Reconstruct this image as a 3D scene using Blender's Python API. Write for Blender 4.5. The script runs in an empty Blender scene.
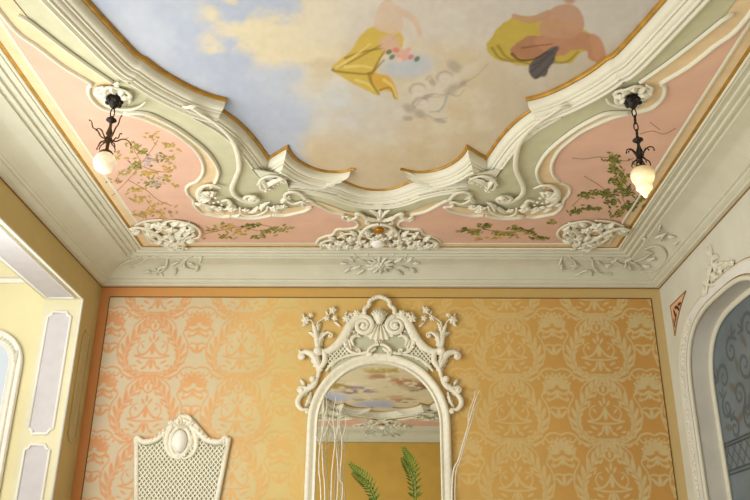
import bpy, bmesh, math, random
import numpy as np
from mathutils import Vector, Matrix
from mathutils.geometry import tessellate_polygon

random.seed(7); rng = np.random.default_rng(7)
PI = math.pi
S = bpy.context.scene
COL = S.collection
S.view_settings.view_transform = 'Standard'
S.view_settings.look = 'None'

# ------------------------------------------------------------------ camera maths
F = 814.0
_r = math.radians
PIT, YAW, ROL = _r(22.843), _r(0.92), _r(0.482)
c_, s_, cp, sp, cr, sr = math.cos(YAW), math.sin(YAW), math.cos(PIT), math.sin(PIT), math.cos(ROL), math.sin(ROL)
_r0 = Vector((c_, s_, 0)); FW = Vector((-s_*cp, c_*cp, sp)); _u0 = Vector((s_*sp, -c_*sp, cp))
RT = _r0*cr + _u0*sr; UP = -_r0*sr + _u0*cr
CAM = Vector((0, 0, 1.6))

def ray(px, py):
    return FW + RT*((px-375)/F) + UP*((250-py)/F)
def at(px, py, axis, val):
    d = ray(px, py); i = 'xyz'.index(axis)
    return CAM + d*((val-CAM[i])/d[i])
def hit(px, py, o, n):
    d = ray(px, py)
    return CAM + d*((o-CAM).dot(n)/d.dot(n))

# ------------------------------------------------------------------ the room
XL, XR, YB, YF, H, ZC = -2.999, 2.835, 8.0, -1.53, 4.545, 4.773
XC, YM = -0.082, (8.0-1.53)/2
IN = 0.525                                   # plan depth of the cornice
def mirx(p): return (2*XC-p[0], p[1]) + tuple(p[2:])
def miry(p): return (p[0], 2*YM-p[1]) + tuple(p[2:])

# ------------------------------------------------------------------ materials
def lin(c):
    return tuple(((v/255)/12.92 if v/255 <= .04045 else ((v/255+.055)/1.055)**2.4) for v in c)
def mat(name, rgb, rough=.6, metal=0., noise=.06, nscale=9., bump=0., bscale=60., emit=None, estr=0., spec=.3):
    m = bpy.data.materials.new(name); m.use_nodes = True
    nt = m.node_tree; b = nt.nodes['Principled BSDF']
    b.inputs['Roughness'].default_value = rough; b.inputs['Metallic'].default_value = metal
    b.inputs['Specular IOR Level'].default_value = spec
    l = lin(rgb)
    tc = nt.nodes.new('ShaderNodeTexCoord')
    n = nt.nodes.new('ShaderNodeTexNoise'); n.inputs['Scale'].default_value = nscale; n.inputs['Detail'].default_value = 4
    nt.links.new(tc.outputs['Object'], n.inputs['Vector'])
    r = nt.nodes.new('ShaderNodeValToRGB')
    r.color_ramp.elements[0].position = .3; r.color_ramp.elements[1].position = .7
    r.color_ramp.elements[0].color = tuple(v*(1-noise) for v in l)+(1,)
    r.color_ramp.elements[1].color = tuple(min(1, v*(1+noise)) for v in l)+(1,)
    nt.links.new(n.outputs['Fac'], r.inputs['Fac']); nt.links.new(r.outputs['Color'], b.inputs['Base Color'])
    if bump:
        n2 = nt.nodes.new('ShaderNodeTexNoise'); n2.inputs['Scale'].default_value = bscale
        nt.links.new(tc.outputs['Object'], n2.inputs['Vector'])
        bp = nt.nodes.new('ShaderNodeBump'); bp.inputs['Strength'].default_value = bump; bp.inputs['Distance'].default_value = .01
        nt.links.new(n2.outputs['Fac'], bp.inputs['Height']); nt.links.new(bp.outputs['Normal'], b.inputs['Normal'])
    if emit:
        b.inputs['Emission Color'].default_value = lin(emit)+(1,); b.inputs['Emission Strength'].default_value = estr
    return m
def attr_mat(name, rough=.7, spec=.2, nz=.05):
    m = bpy.data.materials.new(name); m.use_nodes = True
    nt = m.node_tree; b = nt.nodes['Principled BSDF']; b.inputs['Roughness'].default_value = rough
    b.inputs['Specular IOR Level'].default_value = spec
    a = nt.nodes.new('ShaderNodeAttribute'); a.attribute_name = 'Col'
    tc = nt.nodes.new('ShaderNodeTexCoord'); n = nt.nodes.new('ShaderNodeTexNoise'); n.inputs['Scale'].default_value = 14; n.inputs['Detail'].default_value = 5
    nt.links.new(tc.outputs['Object'], n.inputs['Vector'])
    mr = nt.nodes.new('ShaderNodeMapRange'); mr.inputs['To Min'].default_value = 1-nz; mr.inputs['To Max'].default_value = 1+nz
    nt.links.new(n.outputs['Fac'], mr.inputs['Value'])
    mx = nt.nodes.new('ShaderNodeVectorMath'); mx.operation = 'SCALE'
    nt.links.new(a.outputs['Color'], mx.inputs[0]); nt.links.new(mr.outputs['Result'], mx.inputs['Scale'])
    nt.links.new(mx.outputs['Vector'], b.inputs['Base Color'])
    return m

M = {}
M['plaster'] = mat('white_plaster', (220, 215, 193), .55, noise=.03, nscale=4, bump=.03, bscale=20)
M['stucco'] = mat('white_stucco', (224, 219, 197), .5, noise=.07, nscale=30, bump=.1, bscale=80)
M['cornice'] = mat('cream_cornice', (209, 206, 184), .55, noise=.04, nscale=5, bump=.1, bscale=30)
M['green'] = mat('pale_green_ceiling', (198, 194, 160), .7, noise=.05, bump=.1, bscale=35)
M['pink'] = mat('salmon_pink_paint', (219, 178, 154), .75, noise=.06, nscale=4)
M['peach'] = mat('peach_paint', (224, 198, 156), .7, noise=.06)
M['orange'] = mat('orange_band_paint', (208, 150, 66), .6, noise=.08)
M['gold'] = mat('gilded_line', (174, 130, 50), .45, .25, noise=.2, nscale=14)
M['nut'] = mat('gilded_nut', (176, 116, 26), .35, .5, noise=.2, nscale=30)
M['brown'] = mat('brown_line_paint', (144, 106, 50), .7, noise=.1)
M['beige'] = mat('beige_wall_paint', (196, 176, 122), .8, noise=.05, nscale=3)
M['cream'] = mat('cream_wall_paint', (214, 211, 193), .8, noise=.05, nscale=3)
M['yellow'] = mat('pale_yellow_wall_paint', (234, 224, 178), .8, noise=.04, nscale=3)
M['jamb'] = mat('cream_jamb_paint', (226, 219, 184), .7, noise=.04, nscale=3)
M['lav'] = mat('lavender_grey_paint', (208, 203, 204), .7, noise=.04)
M['white'] = mat('white_trim_paint', (240, 238, 228), .5, noise=.03)
M['frame'] = mat('ivory_painted_carving', (234, 228, 206), .42, noise=.06, nscale=25, bump=.08, bscale=90)
M['framegreen'] = mat('pale_sage_inset_paint', (196, 196, 166), .6, noise=.05)
M['glass'] = mat('mirror_silvering', (232, 232, 226), .015, 1., noise=.01)
M['iron'] = mat('blackened_iron', (48, 42, 36), .45, .6, noise=.3, nscale=60, bump=.3, bscale=150)
M['bronze'] = mat('dark_bronze', (88, 66, 44), .4, .6, noise=.3, nscale=60)
M['twig'] = mat('white_painted_twig', (232, 226, 208), .7, noise=.1, nscale=40)
M['leaf'] = mat('green_leaf', (86, 128, 44), .5, noise=.3, nscale=30)
M['terra'] = mat('orange_spandrel_paint', (224, 172, 134), .8, noise=.1, nscale=20)
M['dark'] = mat('dark_motif_paint', (72, 54, 48), .8, noise=.2, nscale=20)
M['border'] = None
M['reveal'] = mat('grey_niche_reveal_paint', (212, 208, 196), .7, noise=.05, nscale=4)
M['sprayg'] = mat('olive_leaf_paint', (122, 124, 52), .8, noise=.25, nscale=30)
M['sprayd'] = mat('dark_green_leaf_paint', (92, 100, 44), .8, noise=.25, nscale=30)
M['spraye'] = mat('ochre_leaf_paint', (196, 158, 80), .8, noise=.15, nscale=30)
M['sprayo'] = mat('faded_olive_leaf_paint', (166, 148, 78), .8, noise=.2, nscale=30)
M['sprayb'] = mat('brown_twig_paint', (166, 126, 96), .8, noise=.2, nscale=30)
M['sprayl'] = mat('lilac_blossom_paint', (186, 164, 160), .8, noise=.15, nscale=30)
M['wood'] = mat('white_console_paint', (225, 220, 200), .5, noise=.04)
M['ceramic'] = mat('white_ceramic', (230, 228, 220), .25, noise=.03)
M['attr'] = attr_mat('damask_wallpaper', .6, .25, .05)
M['fresco'] = attr_mat('fresco_paint', .75, .15, .05)
M['mural'] = attr_mat('niche_mural_paint', .5, .3, .05)

def glow(name, base, hot, s0, s1, z0, z1):
    m = mat(name, base, .3, noise=.02); nt = m.node_tree; b = nt.nodes['Principled BSDF']
    tc = nt.nodes.new('ShaderNodeTexCoord'); sx = nt.nodes.new('ShaderNodeSeparateXYZ')
    nt.links.new(tc.outputs['Object'], sx.inputs[0])
    mr = nt.nodes.new('ShaderNodeMapRange'); mr.inputs['From Min'].default_value = z0; mr.inputs['From Max'].default_value = z1
    mr.inputs['To Min'].default_value = s0; mr.inputs['To Max'].default_value = s1; mr.interpolation_type = 'SMOOTHSTEP'
    nt.links.new(sx.outputs['Z'], mr.inputs['Value'])
    v = nt.nodes.new('ShaderNodeTexVoronoi'); v.inputs['Scale'].default_value = 26; nt.links.new(tc.outputs['Object'], v.inputs['Vector'])
    vr = nt.nodes.new('ShaderNodeMapRange'); vr.inputs['To Min'].default_value = 1.25; vr.inputs['To Max'].default_value = .55
    nt.links.new(v.outputs['Distance'], vr.inputs['Value'])
    mu = nt.nodes.new('ShaderNodeMath'); mu.operation = 'MULTIPLY'
    nt.links.new(mr.outputs['Result'], mu.inputs[0]); nt.links.new(vr.outputs['Result'], mu.inputs[1])
    nt.links.new(mu.outputs[0], b.inputs['Emission Strength']); b.inputs['Emission Color'].default_value = lin(hot)+(1,)
    return m

# floor: parquet
def parquet():
    m = mat('oak_parquet', (150, 132, 112), .4, noise=.15); nt = m.node_tree; b = nt.nodes['Principled BSDF']
    tc = nt.nodes.new('ShaderNodeTexCoord'); br = nt.nodes.new('ShaderNodeTexBrick'); br.inputs['Scale'].default_value = 5
    br.inputs['Color1'].default_value = lin((160, 144, 122))+(1,); br.inputs['Color2'].default_value = lin((138, 122, 102))+(1,)
    br.inputs['Mortar'].default_value = lin((80, 56, 34))+(1,); br.inputs['Mortar Size'].default_value = .008
    nt.links.new(tc.outputs['Object'], br.inputs['Vector']); nt.links.new(br.outputs['Color'], b.inputs['Base Color'])
    return m
M['floor'] = parquet()

# ------------------------------------------------------------------ mesh helpers
class B:
    def __init__(s): s.v = []; s.f = []; s.mi = []; s.cur = 0
    def add(s, vs, fs):
        o = len(s.v); s.v += [tuple(x) for x in vs]; s.f += [tuple(i+o for i in f) for f in fs]; s.mi += [s.cur]*len(fs)
def mesh(name, b, mats, parent=None, smooth=True, loc=None):
    me = bpy.data.meshes.new(name); me.from_pydata(b.v, [], b.f); me.update()
    for m in (mats if isinstance(mats, (list, tuple)) else [mats]): me.materials.append(m)
    if any(b.mi): me.polygons.foreach_set('material_index', b.mi)
    bm = bmesh.new(); bm.from_mesh(me); bmesh.ops.recalc_face_normals(bm, faces=bm.faces); bm.to_mesh(me); bm.free()
    me.polygons.foreach_set('use_smooth', [smooth]*len(me.polygons))
    o = bpy.data.objects.new(name, me); COL.objects.link(o)
    if parent: o.parent = parent
    if loc: o.location = loc
    return o
def sharp(o, ang=35):
    bm = bmesh.new(); bm.from_mesh(o.data)
    for e in bm.edges:
        if len(e.link_faces) == 2 and e.calc_face_angle(0) > math.radians(ang): e.smooth = False
    bm.to_mesh(o.data); bm.free()
    return o
def struct(o): o['kind'] = 'structure'; return o
def tag(o, label, cat, group=None):
    o['label'] = label; o['category'] = cat
    if group: o['group'] = group
    return o
def empty(name, mw, label, cat, group=None):
    o = bpy.data.objects.new(name, None); COL.objects.link(o); o.matrix_world = mw; o.empty_display_size = .05
    return tag(o, label, cat, group)
def box(b, x0, x1, y0, y1, z0, z1):
    b.add([(x0,y0,z0),(x1,y0,z0),(x1,y1,z0),(x0,y1,z0),(x0,y0,z1),(x1,y0,z1),(x1,y1,z1),(x0,y1,z1)],
          [(0,3,2,1),(4,5,6,7),(0,1,5,4),(1,2,6,5),(2,3,7,6),(3,0,4,7)])
def spline(pts, n=6, closed=False):
    P = [Vector(p) for p in pts]; out = []; N = len(P)
    if N < 3 and not closed:
        return [P[0].lerp(P[-1], i/n) for i in range(n+1)]
    rngs = range(N if closed else N-1)
    for i in rngs:
        if closed: a, b_, c, d = P[(i-1)%N], P[i], P[(i+1)%N], P[(i+2)%N]
        else:
            b_, c = P[i], P[i+1]; a = P[i-1] if i else b_*2-c; d = P[i+2] if i+2 < N else c*2-b_
        for k in range(n):
            t = k/n
            out.append(.5*((2*b_)+(c-a)*t+(2*a-5*b_+4*c-d)*t*t+(3*b_-a-3*c+d)*t**3))
    if not closed: out.append(P[-1])
    return out
def tube(b, pts, rad, n=8, flat=1., nrm=(0,0,1), cap=True):
    """sweep an ellipse along 3-D points; nrm is the relief direction"""
    P = [Vector(p) for p in pts]; N = len(P); nv = Vector(nrm); vs = []
    for i, p in enumerate(P):
        t = (P[min(i+1, N-1)]-P[max(i-1, 0)])
        t = t.normalized() if t.length > 1e-9 else Vector((1,0,0))
        sd = t.cross(nv)
        sd = sd.normalized() if sd.length > 1e-6 else t.orthogonal().normalized()
        up = sd.cross(t)
        r = rad[i] if isinstance(rad, (list, tuple)) else rad
        for k in range(n):
            a = 2*PI*k/n; vs.append(p+sd*(r*math.cos(a))+up*(r*flat*math.sin(a)))
    fs = [(i*n+k, i*n+(k+1)%n, (i+1)*n+(k+1)%n, (i+1)*n+k) for i in range(N-1) for k in range(n)]
    if cap:
        vs += [P[0], P[-1]]
        fs += [(N*n, (k+1)%n, k) for k in range(n)]+[(N*n+1, (N-1)*n+k, (N-1)*n+(k+1)%n) for k in range(n)]
    b.add(vs, fs)
def taper(n, r0, r1, r2=None):
    r2 = r1 if r2 is None else r2
    return [(r0+(r1-r0)*(2*i/(n-1)) if i < n/2 else r1+(r2-r1)*(2*i/(n-1)-1)) for i in range(n)]
def lathe(b, prof, n=20, c=(0,0,0)):
    vs = []; N = len(prof)
    for r, z in prof:
        for k in range(n):
            a = 2*PI*k/n; vs.append((c[0]+r*math.cos(a), c[1]+r*math.sin(a), c[2]+z))
    b.add(vs, [(i*n+k, i*n+(k+1)%n, (i+1)*n+(k+1)%n, (i+1)*n+k) for i in range(N-1) for k in range(n)])
def ball(b, c, r, fl=1., n=8):
    vs = []; R = n//2+1
    for i in range(R+1):
        th = PI*i/R
        for k in range(n):
            a = 2*PI*k/n; vs.append((c[0]+r*math.sin(th)*math.cos(a), c[1]+r*math.sin(th)*math.sin(a), c[2]+r*fl*math.cos(th)))
    b.add(vs, [(i*n+k, i*n+(k+1)%n, (i+1)*n+(k+1)%n, (i+1)*n+k) for i in range(R) for k in range(n)])
def sweep(b, path, prof, side, z, closed=False, shear=0., shear0=0.):
    """moulding: profile (offset outward, drop below z) along a plan polyline with mitred corners"""
    P = [Vector((p[0], p[1])) for p in path]; N = len(P); K = len(prof); vs = []
    for i in range(N):
        if closed: a, c = P[(i-1)%N], P[(i+1)%N]
        else: a, c = P[max(i-1,0)], P[min(i+1,N-1)]
        d0 = (P[i]-a) if (P[i]-a).length > 1e-7 else (c-P[i]); d1 = (c-P[i]) if (c-P[i]).length > 1e-7 else d0
        d0 = d0.normalized(); d1 = d1.normalized()
        n0 = Vector((-d0.y, d0.x))*side; n1 = Vector((-d1.y, d1.x))*side
        m = n0+n1
        m = m.normalized() if m.length > 1e-5 else n0
        k = 1/max(.35, m.dot(n0))
        for o, dz in prof: vs.append((P[i].x+m.x*o*k, P[i].y+m.y*o*k, z-dz))
    if not closed:
        L = [0.]
        for i in range(1, N): L.append(L[-1]+(P[i]-P[i-1]).length)
        for i in range(1, N-1):
            d0, d1 = (P[i]-P[i-1]).normalized(), (P[i+1]-P[i]).normalized()
            tn = math.atan2(d0.x*d1.y-d0.y*d1.x, d0.dot(d1))
            if abs(tn) > .6 and tn*side > 0:
                for j, (o, dz) in enumerate(prof):
                    if o <= 0: continue
                    sh_ = o*math.tan(min(abs(tn), 2.3)/2)
                    for q in range(N):
                        if q != i and abs(L[q]-L[i]) < sh_: vs[q*K+j] = vs[i*K+j][:2]+(z-dz,)
    if shear or shear0:      # oblique end cuts: every profile track stops at its own length along the path
        L = [0.]
        for i in range(1, N): L.append(L[-1]+(P[i]-P[i-1]).length)
        src = list(vs)
        def onpath(s, j):
            s = min(max(s, 0), L[-1]); i = max(q for q in range(N) if L[q] <= s+1e-9); i = min(i, N-2); f = (s-L[i])/max(1e-9, L[i+1]-L[i])
            return Vector(src[i*K+j]).lerp(Vector(src[(i+1)*K+j]), f)
        for i in range(N):
            for j in range(K): vs[i*K+j] = tuple(onpath(min(max(L[i], shear0*max(0, prof[j][0])), L[-1]-shear*max(0, prof[j][0])), j))
    R = N if closed else N-1
    fs = [(i*K+j, ((i+1)%N)*K+j, ((i+1)%N)*K+j+1, i*K+j+1) for i in range(R) for j in range(K-1)]
    if not closed:
        fs += [tuple(range(K)), tuple((N-1)*K+j for j in range(K))]
    b.add(vs, fs)
def poly(b, pts2, z):
    V = [Vector((p[0], p[1], 0)) for p in pts2]
    b.add([(p[0], p[1], z) for p in pts2], tessellate_polygon([V]))
def rectloop(d): return [(XL+d, YB-d), (XR-d, YB-d), (XR-d, YF+d), (XL+d, YF+d)]

# ------------------------------------------------------------------ room shell
b = B(); box(b, -6.2, XR+.5, YF-.2, YB+.4, -.1, 0); struct(mesh('floor', b, M['floor'], smooth=False))
b = B(); box(b, XL-.3, XR+.3, YF-.2, YB+.2, ZC+.16, ZC+.28); struct(mesh('ceiling', b, M['green'], smooth=False))

# numpy painting helpers -------------------------------------------------------
def vnoise(x, y, seed=0):
    g = np.random.default_rng(seed).random((64, 64))
    xi = np.floor(x).astype(int); yi = np.floor(y).astype(int); fx = x-xi; fy = y-yi
    fx = fx*fx*(3-2*fx); fy = fy*fy*(3-2*fy)
    a = g[xi%64, yi%64]; b_ = g[(xi+1)%64, yi%64]; c = g[xi%64, (yi+1)%64]; d = g[(xi+1)%64, (yi+1)%64]
    return (a*(1-fx)+b_*fx)*(1-fy)+(c*(1-fx)+d*fx)*fy
def fbm(x, y, seed=0, o=4):
    return sum(vnoise(x*2**k, y*2**k, seed+k)*.5**k for k in range(o))/sum(.5**k for k in range(o))
def sstep(a, b_, x):
    t = np.clip((x-a)/(b_-a), 0, 1); return t*t*(3-2*t)
def segdist(x, y, p, q):
    dx, dy = q[0]-p[0], q[1]-p[1]; L = dx*dx+dy*dy+1e-12
    t = np.clip(((x-p[0])*dx+(y-p[1])*dy)/L, 0, 1)
    return np.hypot(x-p[0]-t*dx, y-p[1]-t*dy), t
def inside(x, y, P):
    r = np.zeros(x.shape, bool)
    for i in range(len(P)):
        (x1, y1), (x2, y2) = P[i-1][:2], P[i][:2]
        if y1 == y2: continue
        r ^= ((y1 > y) != (y2 > y)) & (x < (x2-x1)*(y-y1)/(y2-y1)+x1)
    return r
def pmask(x, y, P, soft=1.):
    xs = [p[0] for p in P]; ys = [p[1] for p in P]; out = np.zeros(x.shape)
    w = (x > min(xs)-3*soft) & (x < max(xs)+3*soft) & (y > min(ys)-3*soft) & (y < max(ys)+3*soft)
    if not w.any(): return out
    X, Y = x[w], y[w]; d = np.full(X.shape, 1e9)
    for i in range(len(P)): d = np.minimum(d, segdist(X, Y, P[i-1], P[i])[0])
    out[w] = sstep(-soft, soft, np.where(inside(X, Y, P), d, -d)); return out
def smask(x, y, pts, w0, w1=None, soft=.8):
    w1 = w0 if w1 is None else w1; out = np.zeros(x.shape); N = len(pts)-1
    xs = [p[0] for p in pts]; ys = [p[1] for p in pts]; pad = max(w0, w1)+2*soft
    k = (x > min(xs)-pad) & (x < max(xs)+pad) & (y > min(ys)-pad) & (y < max(ys)+pad)
    if not k.any(): return out
    X, Y = x[k], y[k]; o = np.zeros(X.shape)
    for i in range(N):
        d, t = segdist(X, Y, pts[i], pts[i+1]); w = w0+(w1-w0)*(i+t)/N
        o = np.maximum(o, sstep(w+soft, w-soft, d))
    out[k] = o; return out
def sp2(pts, n=6): return [(p.x, p.y) for p in spline([(p[0], p[1], 0) for p in pts], n)]
def emask(x, y, cx, cy, a, b_, ang=0, soft=.25):
    c, s = math.cos(ang), math.sin(ang); u = ((x-cx)*c+(y-cy)*s)/a; v = (-(x-cx)*s+(y-cy)*c)/b_
    return sstep(1+soft, 1-soft, np.hypot(u, v))
LIN = lambda c: np.array(lin(c))
def mixc(col, c, m): return col*(1-m[..., None])+np.array(c)*m[..., None]
def paint_mesh(name, V, Fc, cols, m, kind=None):
    me = bpy.data.meshes.new(name); me.vertices.add(len(V)); me.vertices.foreach_set('co', V.astype(np.float32).ravel())
    me.loops.add(Fc.size); me.loops.foreach_set('vertex_index', Fc.astype(np.int32).ravel())
    me.polygons.add(len(Fc)); me.polygons.foreach_set('loop_start', np.arange(0, Fc.size, 4, dtype=np.int32))
    me.update(calc_edges=True); me.validate()
    a = me.color_attributes.new('Col', 'FLOAT_COLOR', 'POINT')
    a.data.foreach_set('color', np.concatenate([cols, np.ones((len(cols), 1))], 1).astype(np.float32).ravel())
    me.materials.append(m)
    o = bpy.data.objects.new(name, me); COL.objects.link(o); return o
def gridfaces(nu, nv, keep=None, flip=False):
    i, j = np.meshgrid(np.arange(nu-1), np.arange(nv-1), indexing='ij')
    f = np.stack([i*nv+j, (i+1)*nv+j, (i+1)*nv+j+1, i*nv+j+1], -1).reshape(-1, 4)
    if flip: f = f[:, ::-1]
    if keep is not None: f = f[keep.reshape(-1)[f].all(1)]
    return f

# ------------------------------------------------------------------ back wall with damask paper
DX0, DX1, DZ1, DZ0 = -2.895, 2.733, 4.43, 2.15
CW, CH = 0.905, 0.638                        # damask repeat
def damask_cell():
    nx, ny = 270, 190
    x, y = np.meshgrid((np.arange(nx)+.5)/nx*88, (np.arange(ny)+.5)/ny*62, indexing='ij')
    m = np.zeros(x.shape)
    def put(fn):
        nonlocal m
        for ox in (-88, 0, 88):
            for oy in (-62, 0, 62, 124):
                m = np.maximum(m, fn(x-44-ox, y-31-oy))
    def both(fn): put(fn); put(lambda X, Y: fn(-X, Y))
    st = lambda pts, w0, w1=None: both(lambda X, Y: smask(X, Y, sp2(pts, 5), w0, w1, .45))
    el = lambda cx, cy, a, b_, an=0: both(lambda X, Y: emask(X, Y, cx, cy, a, b_, an, .22))
    # bell with skirt, drop and finial
    st([(0, 12), (3, 6), (8, 1), (17, -1)], .9, .9); st([(17, -1), (8, -3), (0, -3)], .8, .8)
    st([(5, 3), (9, 0), (13, 0)], .9, .5)
    el(0, -9, 1.9, 5.2); el(3.5, -8, 1., 4.2, .35); el(0, 5, 2., 5.)
    el(3.4, 16, 1.2, 3.2, -.5); el(0, 19, 1.3, 3.4); el(7, -13, 1.3, 3, 1.)
    # ogee round the bell made of two broad lobed acanthus leaves
    og = [(2, -19), (13, -18), (23, -12), (27, -3), (25, 8), (18, 19), (10, 29), (4, 36), (3, 42)]
    og2 = sp2(og, 8); NO = len(og2)
    for k in range(2, NO-3, 5):
        p, q = og2[k], og2[k+2]; a = math.atan2(q[1]-p[1], q[0]-p[0]); s = 2.6+3.8*math.sin(PI*k/NO)
        el(p[0]+math.cos(a-.62)*s*.8, p[1]+math.sin(a-.62)*s*.8, s*1.1, s*.3, a-.55)
        el(p[0]+math.cos(a+.6)*s*.5, p[1]+math.sin(a+.6)*s*.5, s*.85, s*.23, a+.55)
    st(og, 1.5, .8)
    def vein(X, Y): return smask(X, Y, og2, .42, .3, .4)
    cut = np.zeros(x.shape)
    for ox in (-88, 0, 88):
        for oy in (-62, 0, 62, 124):
            cut = np.maximum(cut, np.maximum(vein(x-44-ox, y-31-oy), vein(-(x-44-ox), y-31-oy)))
    m = m*(1-.75*cut)
    # outer line following the leaf, ending in a curl by the sprig
    st([(9, -23), (22, -17), (32, -6), (35, 6), (33, 15), (29, 22), (31, 27), (35, 26), (35, 23)], .8, .6)
    st([(12, 0), (15, 6), (13, 12), (9, 14)], .7, .5); el(10, 9, 2.6, .9, .9); el(15, 14, 2.6, .9, 2.1); el(8, 24, 3., 1., 2.0); el(5.5, 29, 2.4, .9, 1.9)
    st([(0, 24), (4, 27), (5, 32), (2, 36), (0, 38)], .9, .7); el(0, 30, 1.4, 3.2); el(12, -7, 3.4, 1.1, .5); el(16, -11, 2.6, .9, .2)
    # tie and the bands swinging out over the rosettes
    st([(0, -18), (7, -18)], .8); st([(0, -21), (7, -21)], .8)
    st([(5, -19.5), (16, -23), (26, -20), (31, -14), (38, -12), (44, -14)], .95, .8)
    st([(5, -20), (14, -25), (20, -31), (22, -38)], .9, .5)
    st([(30, -18), (33, -21), (36, -19), (35, -17)], .8, .5)
    el(20, -17, 3.2, 1.2, -.3); el(12, -28, 3., 1.1, -1.0)
    # rosette (half-drop)
    for k in range(-3, 4):
        a = PI/2+k*.52
        put(lambda X, Y, a=a: emask(X, Y, 44+math.cos(a)*7.5, -30+math.sin(a)*7.5, 5.6, 2.5, a, .16))
        put(lambda X, Y, a=a: emask(X, Y, 44+math.cos(a+.26)*13, -30+math.sin(a+.26)*13, 1.6, 1.2, a, .3))
    st([(44, -34), (38, -37), (33, -34), (34, -30), (37, -31)], 1.3, .9)
    st([(44, -37), (39, -42), (34, -41)], 1.2, .6); el(44, -38, 1.6, 3.6)
    # three-leaf sprig between rosettes, small fillers
    el(44, -56, 1.8, 4.6); el(40, -57, 1.4, 4., .7); el(48, -57, 1.4, 4., -.7)
    st([(44, -51), (38, -50), (34, -53), (35, -56)], .9, .6)
    el(32, 26, 2.8, 1., .6); el(35, 19, 2.4, 1., -.4); el(31, -2, 2.6, 1., 1.1); el(37, 8, 1.2, 1.2); el(33, 34, 2.4, 1, -.6)
    el(20, 38, 2.8, 1., .3); el(27, 40, 1.3, 1.3)
    return m
cell = damask_cell()
def sample(u, v):
    nx, ny = cell.shape; fx = (u%1)*nx-.5; fy = (v%1)*ny-.5
    x0 = np.floor(fx).astype(int); y0 = np.floor(fy).astype(int); tx = fx-x0; ty = fy-y0
    g = lambda i, j: cell[i%nx, j%ny]
    return (g(x0,y0)*(1-tx)+g(x0+1,y0)*tx)*(1-ty)+(g(x0,y0+1)*(1-tx)+g(x0+1,y0+1)*tx)*ty
def ramp(t, stops):
    t = np.clip(t, 0, 1); out = np.zeros(t.shape+(3,))
    xs = [s[0] for s in stops]
    for k in range(3): out[..., k] = np.interp(t, xs, [lin(s[1])[k] for s in stops])
    return out
bell = at(152, 355, 'y', YB)
nu, nv = 770, 312
U, Z = np.meshgrid(np.linspace(DX0, DX1, nu), np.linspace(DZ0, DZ1, nv), indexing='ij')
pat = sample((U-bell.x)/CW+.5, (Z-bell.z)/CH+.5)
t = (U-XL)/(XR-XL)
SHEEN_BG = [(0, (206,190,162)), (.22, (207,190,152)), (.33, (212,188,124)), (.5, (212,174,100)), (.7, (206,164,90)), (.85, (200,152,82)), (1, (196,148,80))]  # paper's metallic sheen painted into ground and motif colours, left to right
SHEEN_FG = [(0, (212,152,104)), (.14, (215,156,104)), (.26, (218,172,108)), (.38, (216,178,106)), (.55, (216,182,112)), (.72, (210,182,122)), (.9, (206,186,136)), (1, (204,186,136))]
bg, fg = ramp(t, SHEEN_BG), ramp(t, SHEEN_FG)
nzz = fbm(U*3, Z*3, 3)
wob = .88+.12*sstep(.3, .7, fbm(U*16, Z*16, 11))
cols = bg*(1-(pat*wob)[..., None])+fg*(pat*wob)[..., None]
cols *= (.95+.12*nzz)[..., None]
V = np.stack([U, np.full_like(U, YB-.002), Z], -1).reshape(-1, 3)
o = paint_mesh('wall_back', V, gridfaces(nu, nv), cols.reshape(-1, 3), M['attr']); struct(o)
# plain border round the damask and the masonry behind
nu2 = 60
def strip(x0, x1, z0, z1, n=60, m=2):
    U2, Z2 = np.meshgrid(np.linspace(x0, x1, n), np.linspace(z0, z1, m), indexing='ij')
    return U2, Z2
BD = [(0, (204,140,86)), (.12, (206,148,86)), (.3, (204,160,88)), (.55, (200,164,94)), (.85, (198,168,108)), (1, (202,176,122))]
VV, FF, CC = [], [], []; off = 0
for a in ((XL, XR, DZ1, H+.01), (XL, DX0, DZ0, DZ1), (DX1, XR, DZ0, DZ1), (XL, XR, 0, DZ0)):
    U2, Z2 = strip(*a); VV.append(np.stack([U2, np.full_like(U2, YB), Z2], -1).reshape(-1, 3)); FF.append(gridfaces(60, 2)+off); off += 120
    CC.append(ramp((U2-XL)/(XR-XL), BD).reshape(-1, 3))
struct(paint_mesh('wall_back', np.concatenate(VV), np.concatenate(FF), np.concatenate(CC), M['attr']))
b = B()
for x0, x1, z0, z1 in ((DX0-.004, DX1+.004, DZ1-.004, DZ1+.006), (DX0-.006, DX0+.003, DZ0, DZ1), (DX1-.003, DX1+.006, DZ0, DZ1)):
    box(b, x0, x1, YB-.005, YB+.01, z0, z1)
M['dline'] = mat('dark_wallpaper_border_line', (112, 84, 42), .7, noise=.1)
struct(mesh('trim_1', b, M['dline'], smooth=False))
b = B(); box(b, XL-.3, XR+.3, YB+.004, YB+.3, 0, ZC); struct(mesh('wall_back', b, M['beige'], smooth=False))
b = B(); box(b, XL-.3, XR+.3, YF-.25, YF, 0, ZC)
M['ochre'] = mat('ochre_wall_paint', (206, 166, 80), .7, noise=.06, nscale=3)
struct(mesh('wall_front', b, M['ochre'], smooth=False))

# ------------------------------------------------------------------ left wall: openings to the bright side room
TH, YJ, ZS = .38, 7.545, 4.246
XO = XL-TH
b = B()
box(b, XO, XL, YJ, YB+.1, 0, ZC)                       # pier next to the back wall
box(b, XO, XL, YF, YJ, ZS, ZC)                         # wall over the openings
box(b, XO, XL, 2.7, 3.2, 0, ZS); box(b, XO, XL, YF-.1, -1.0, 0, ZS)
b.cur = 1
e = .002
b.add([(XL, YJ-e, 0), (XO, YJ-e, 0), (XO, YJ-e, ZS), (XL, YJ-e, ZS)], [(0,1,2,3)])
b.add([(XL, 3.2, ZS-e), (XO, 3.2, ZS-e), (XO, YJ, ZS-e), (XL, YJ, ZS-e)], [(0,1,2,3)])
struct(mesh('wall_left', b, [M['beige'], M['jamb']], smooth=False))
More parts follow.
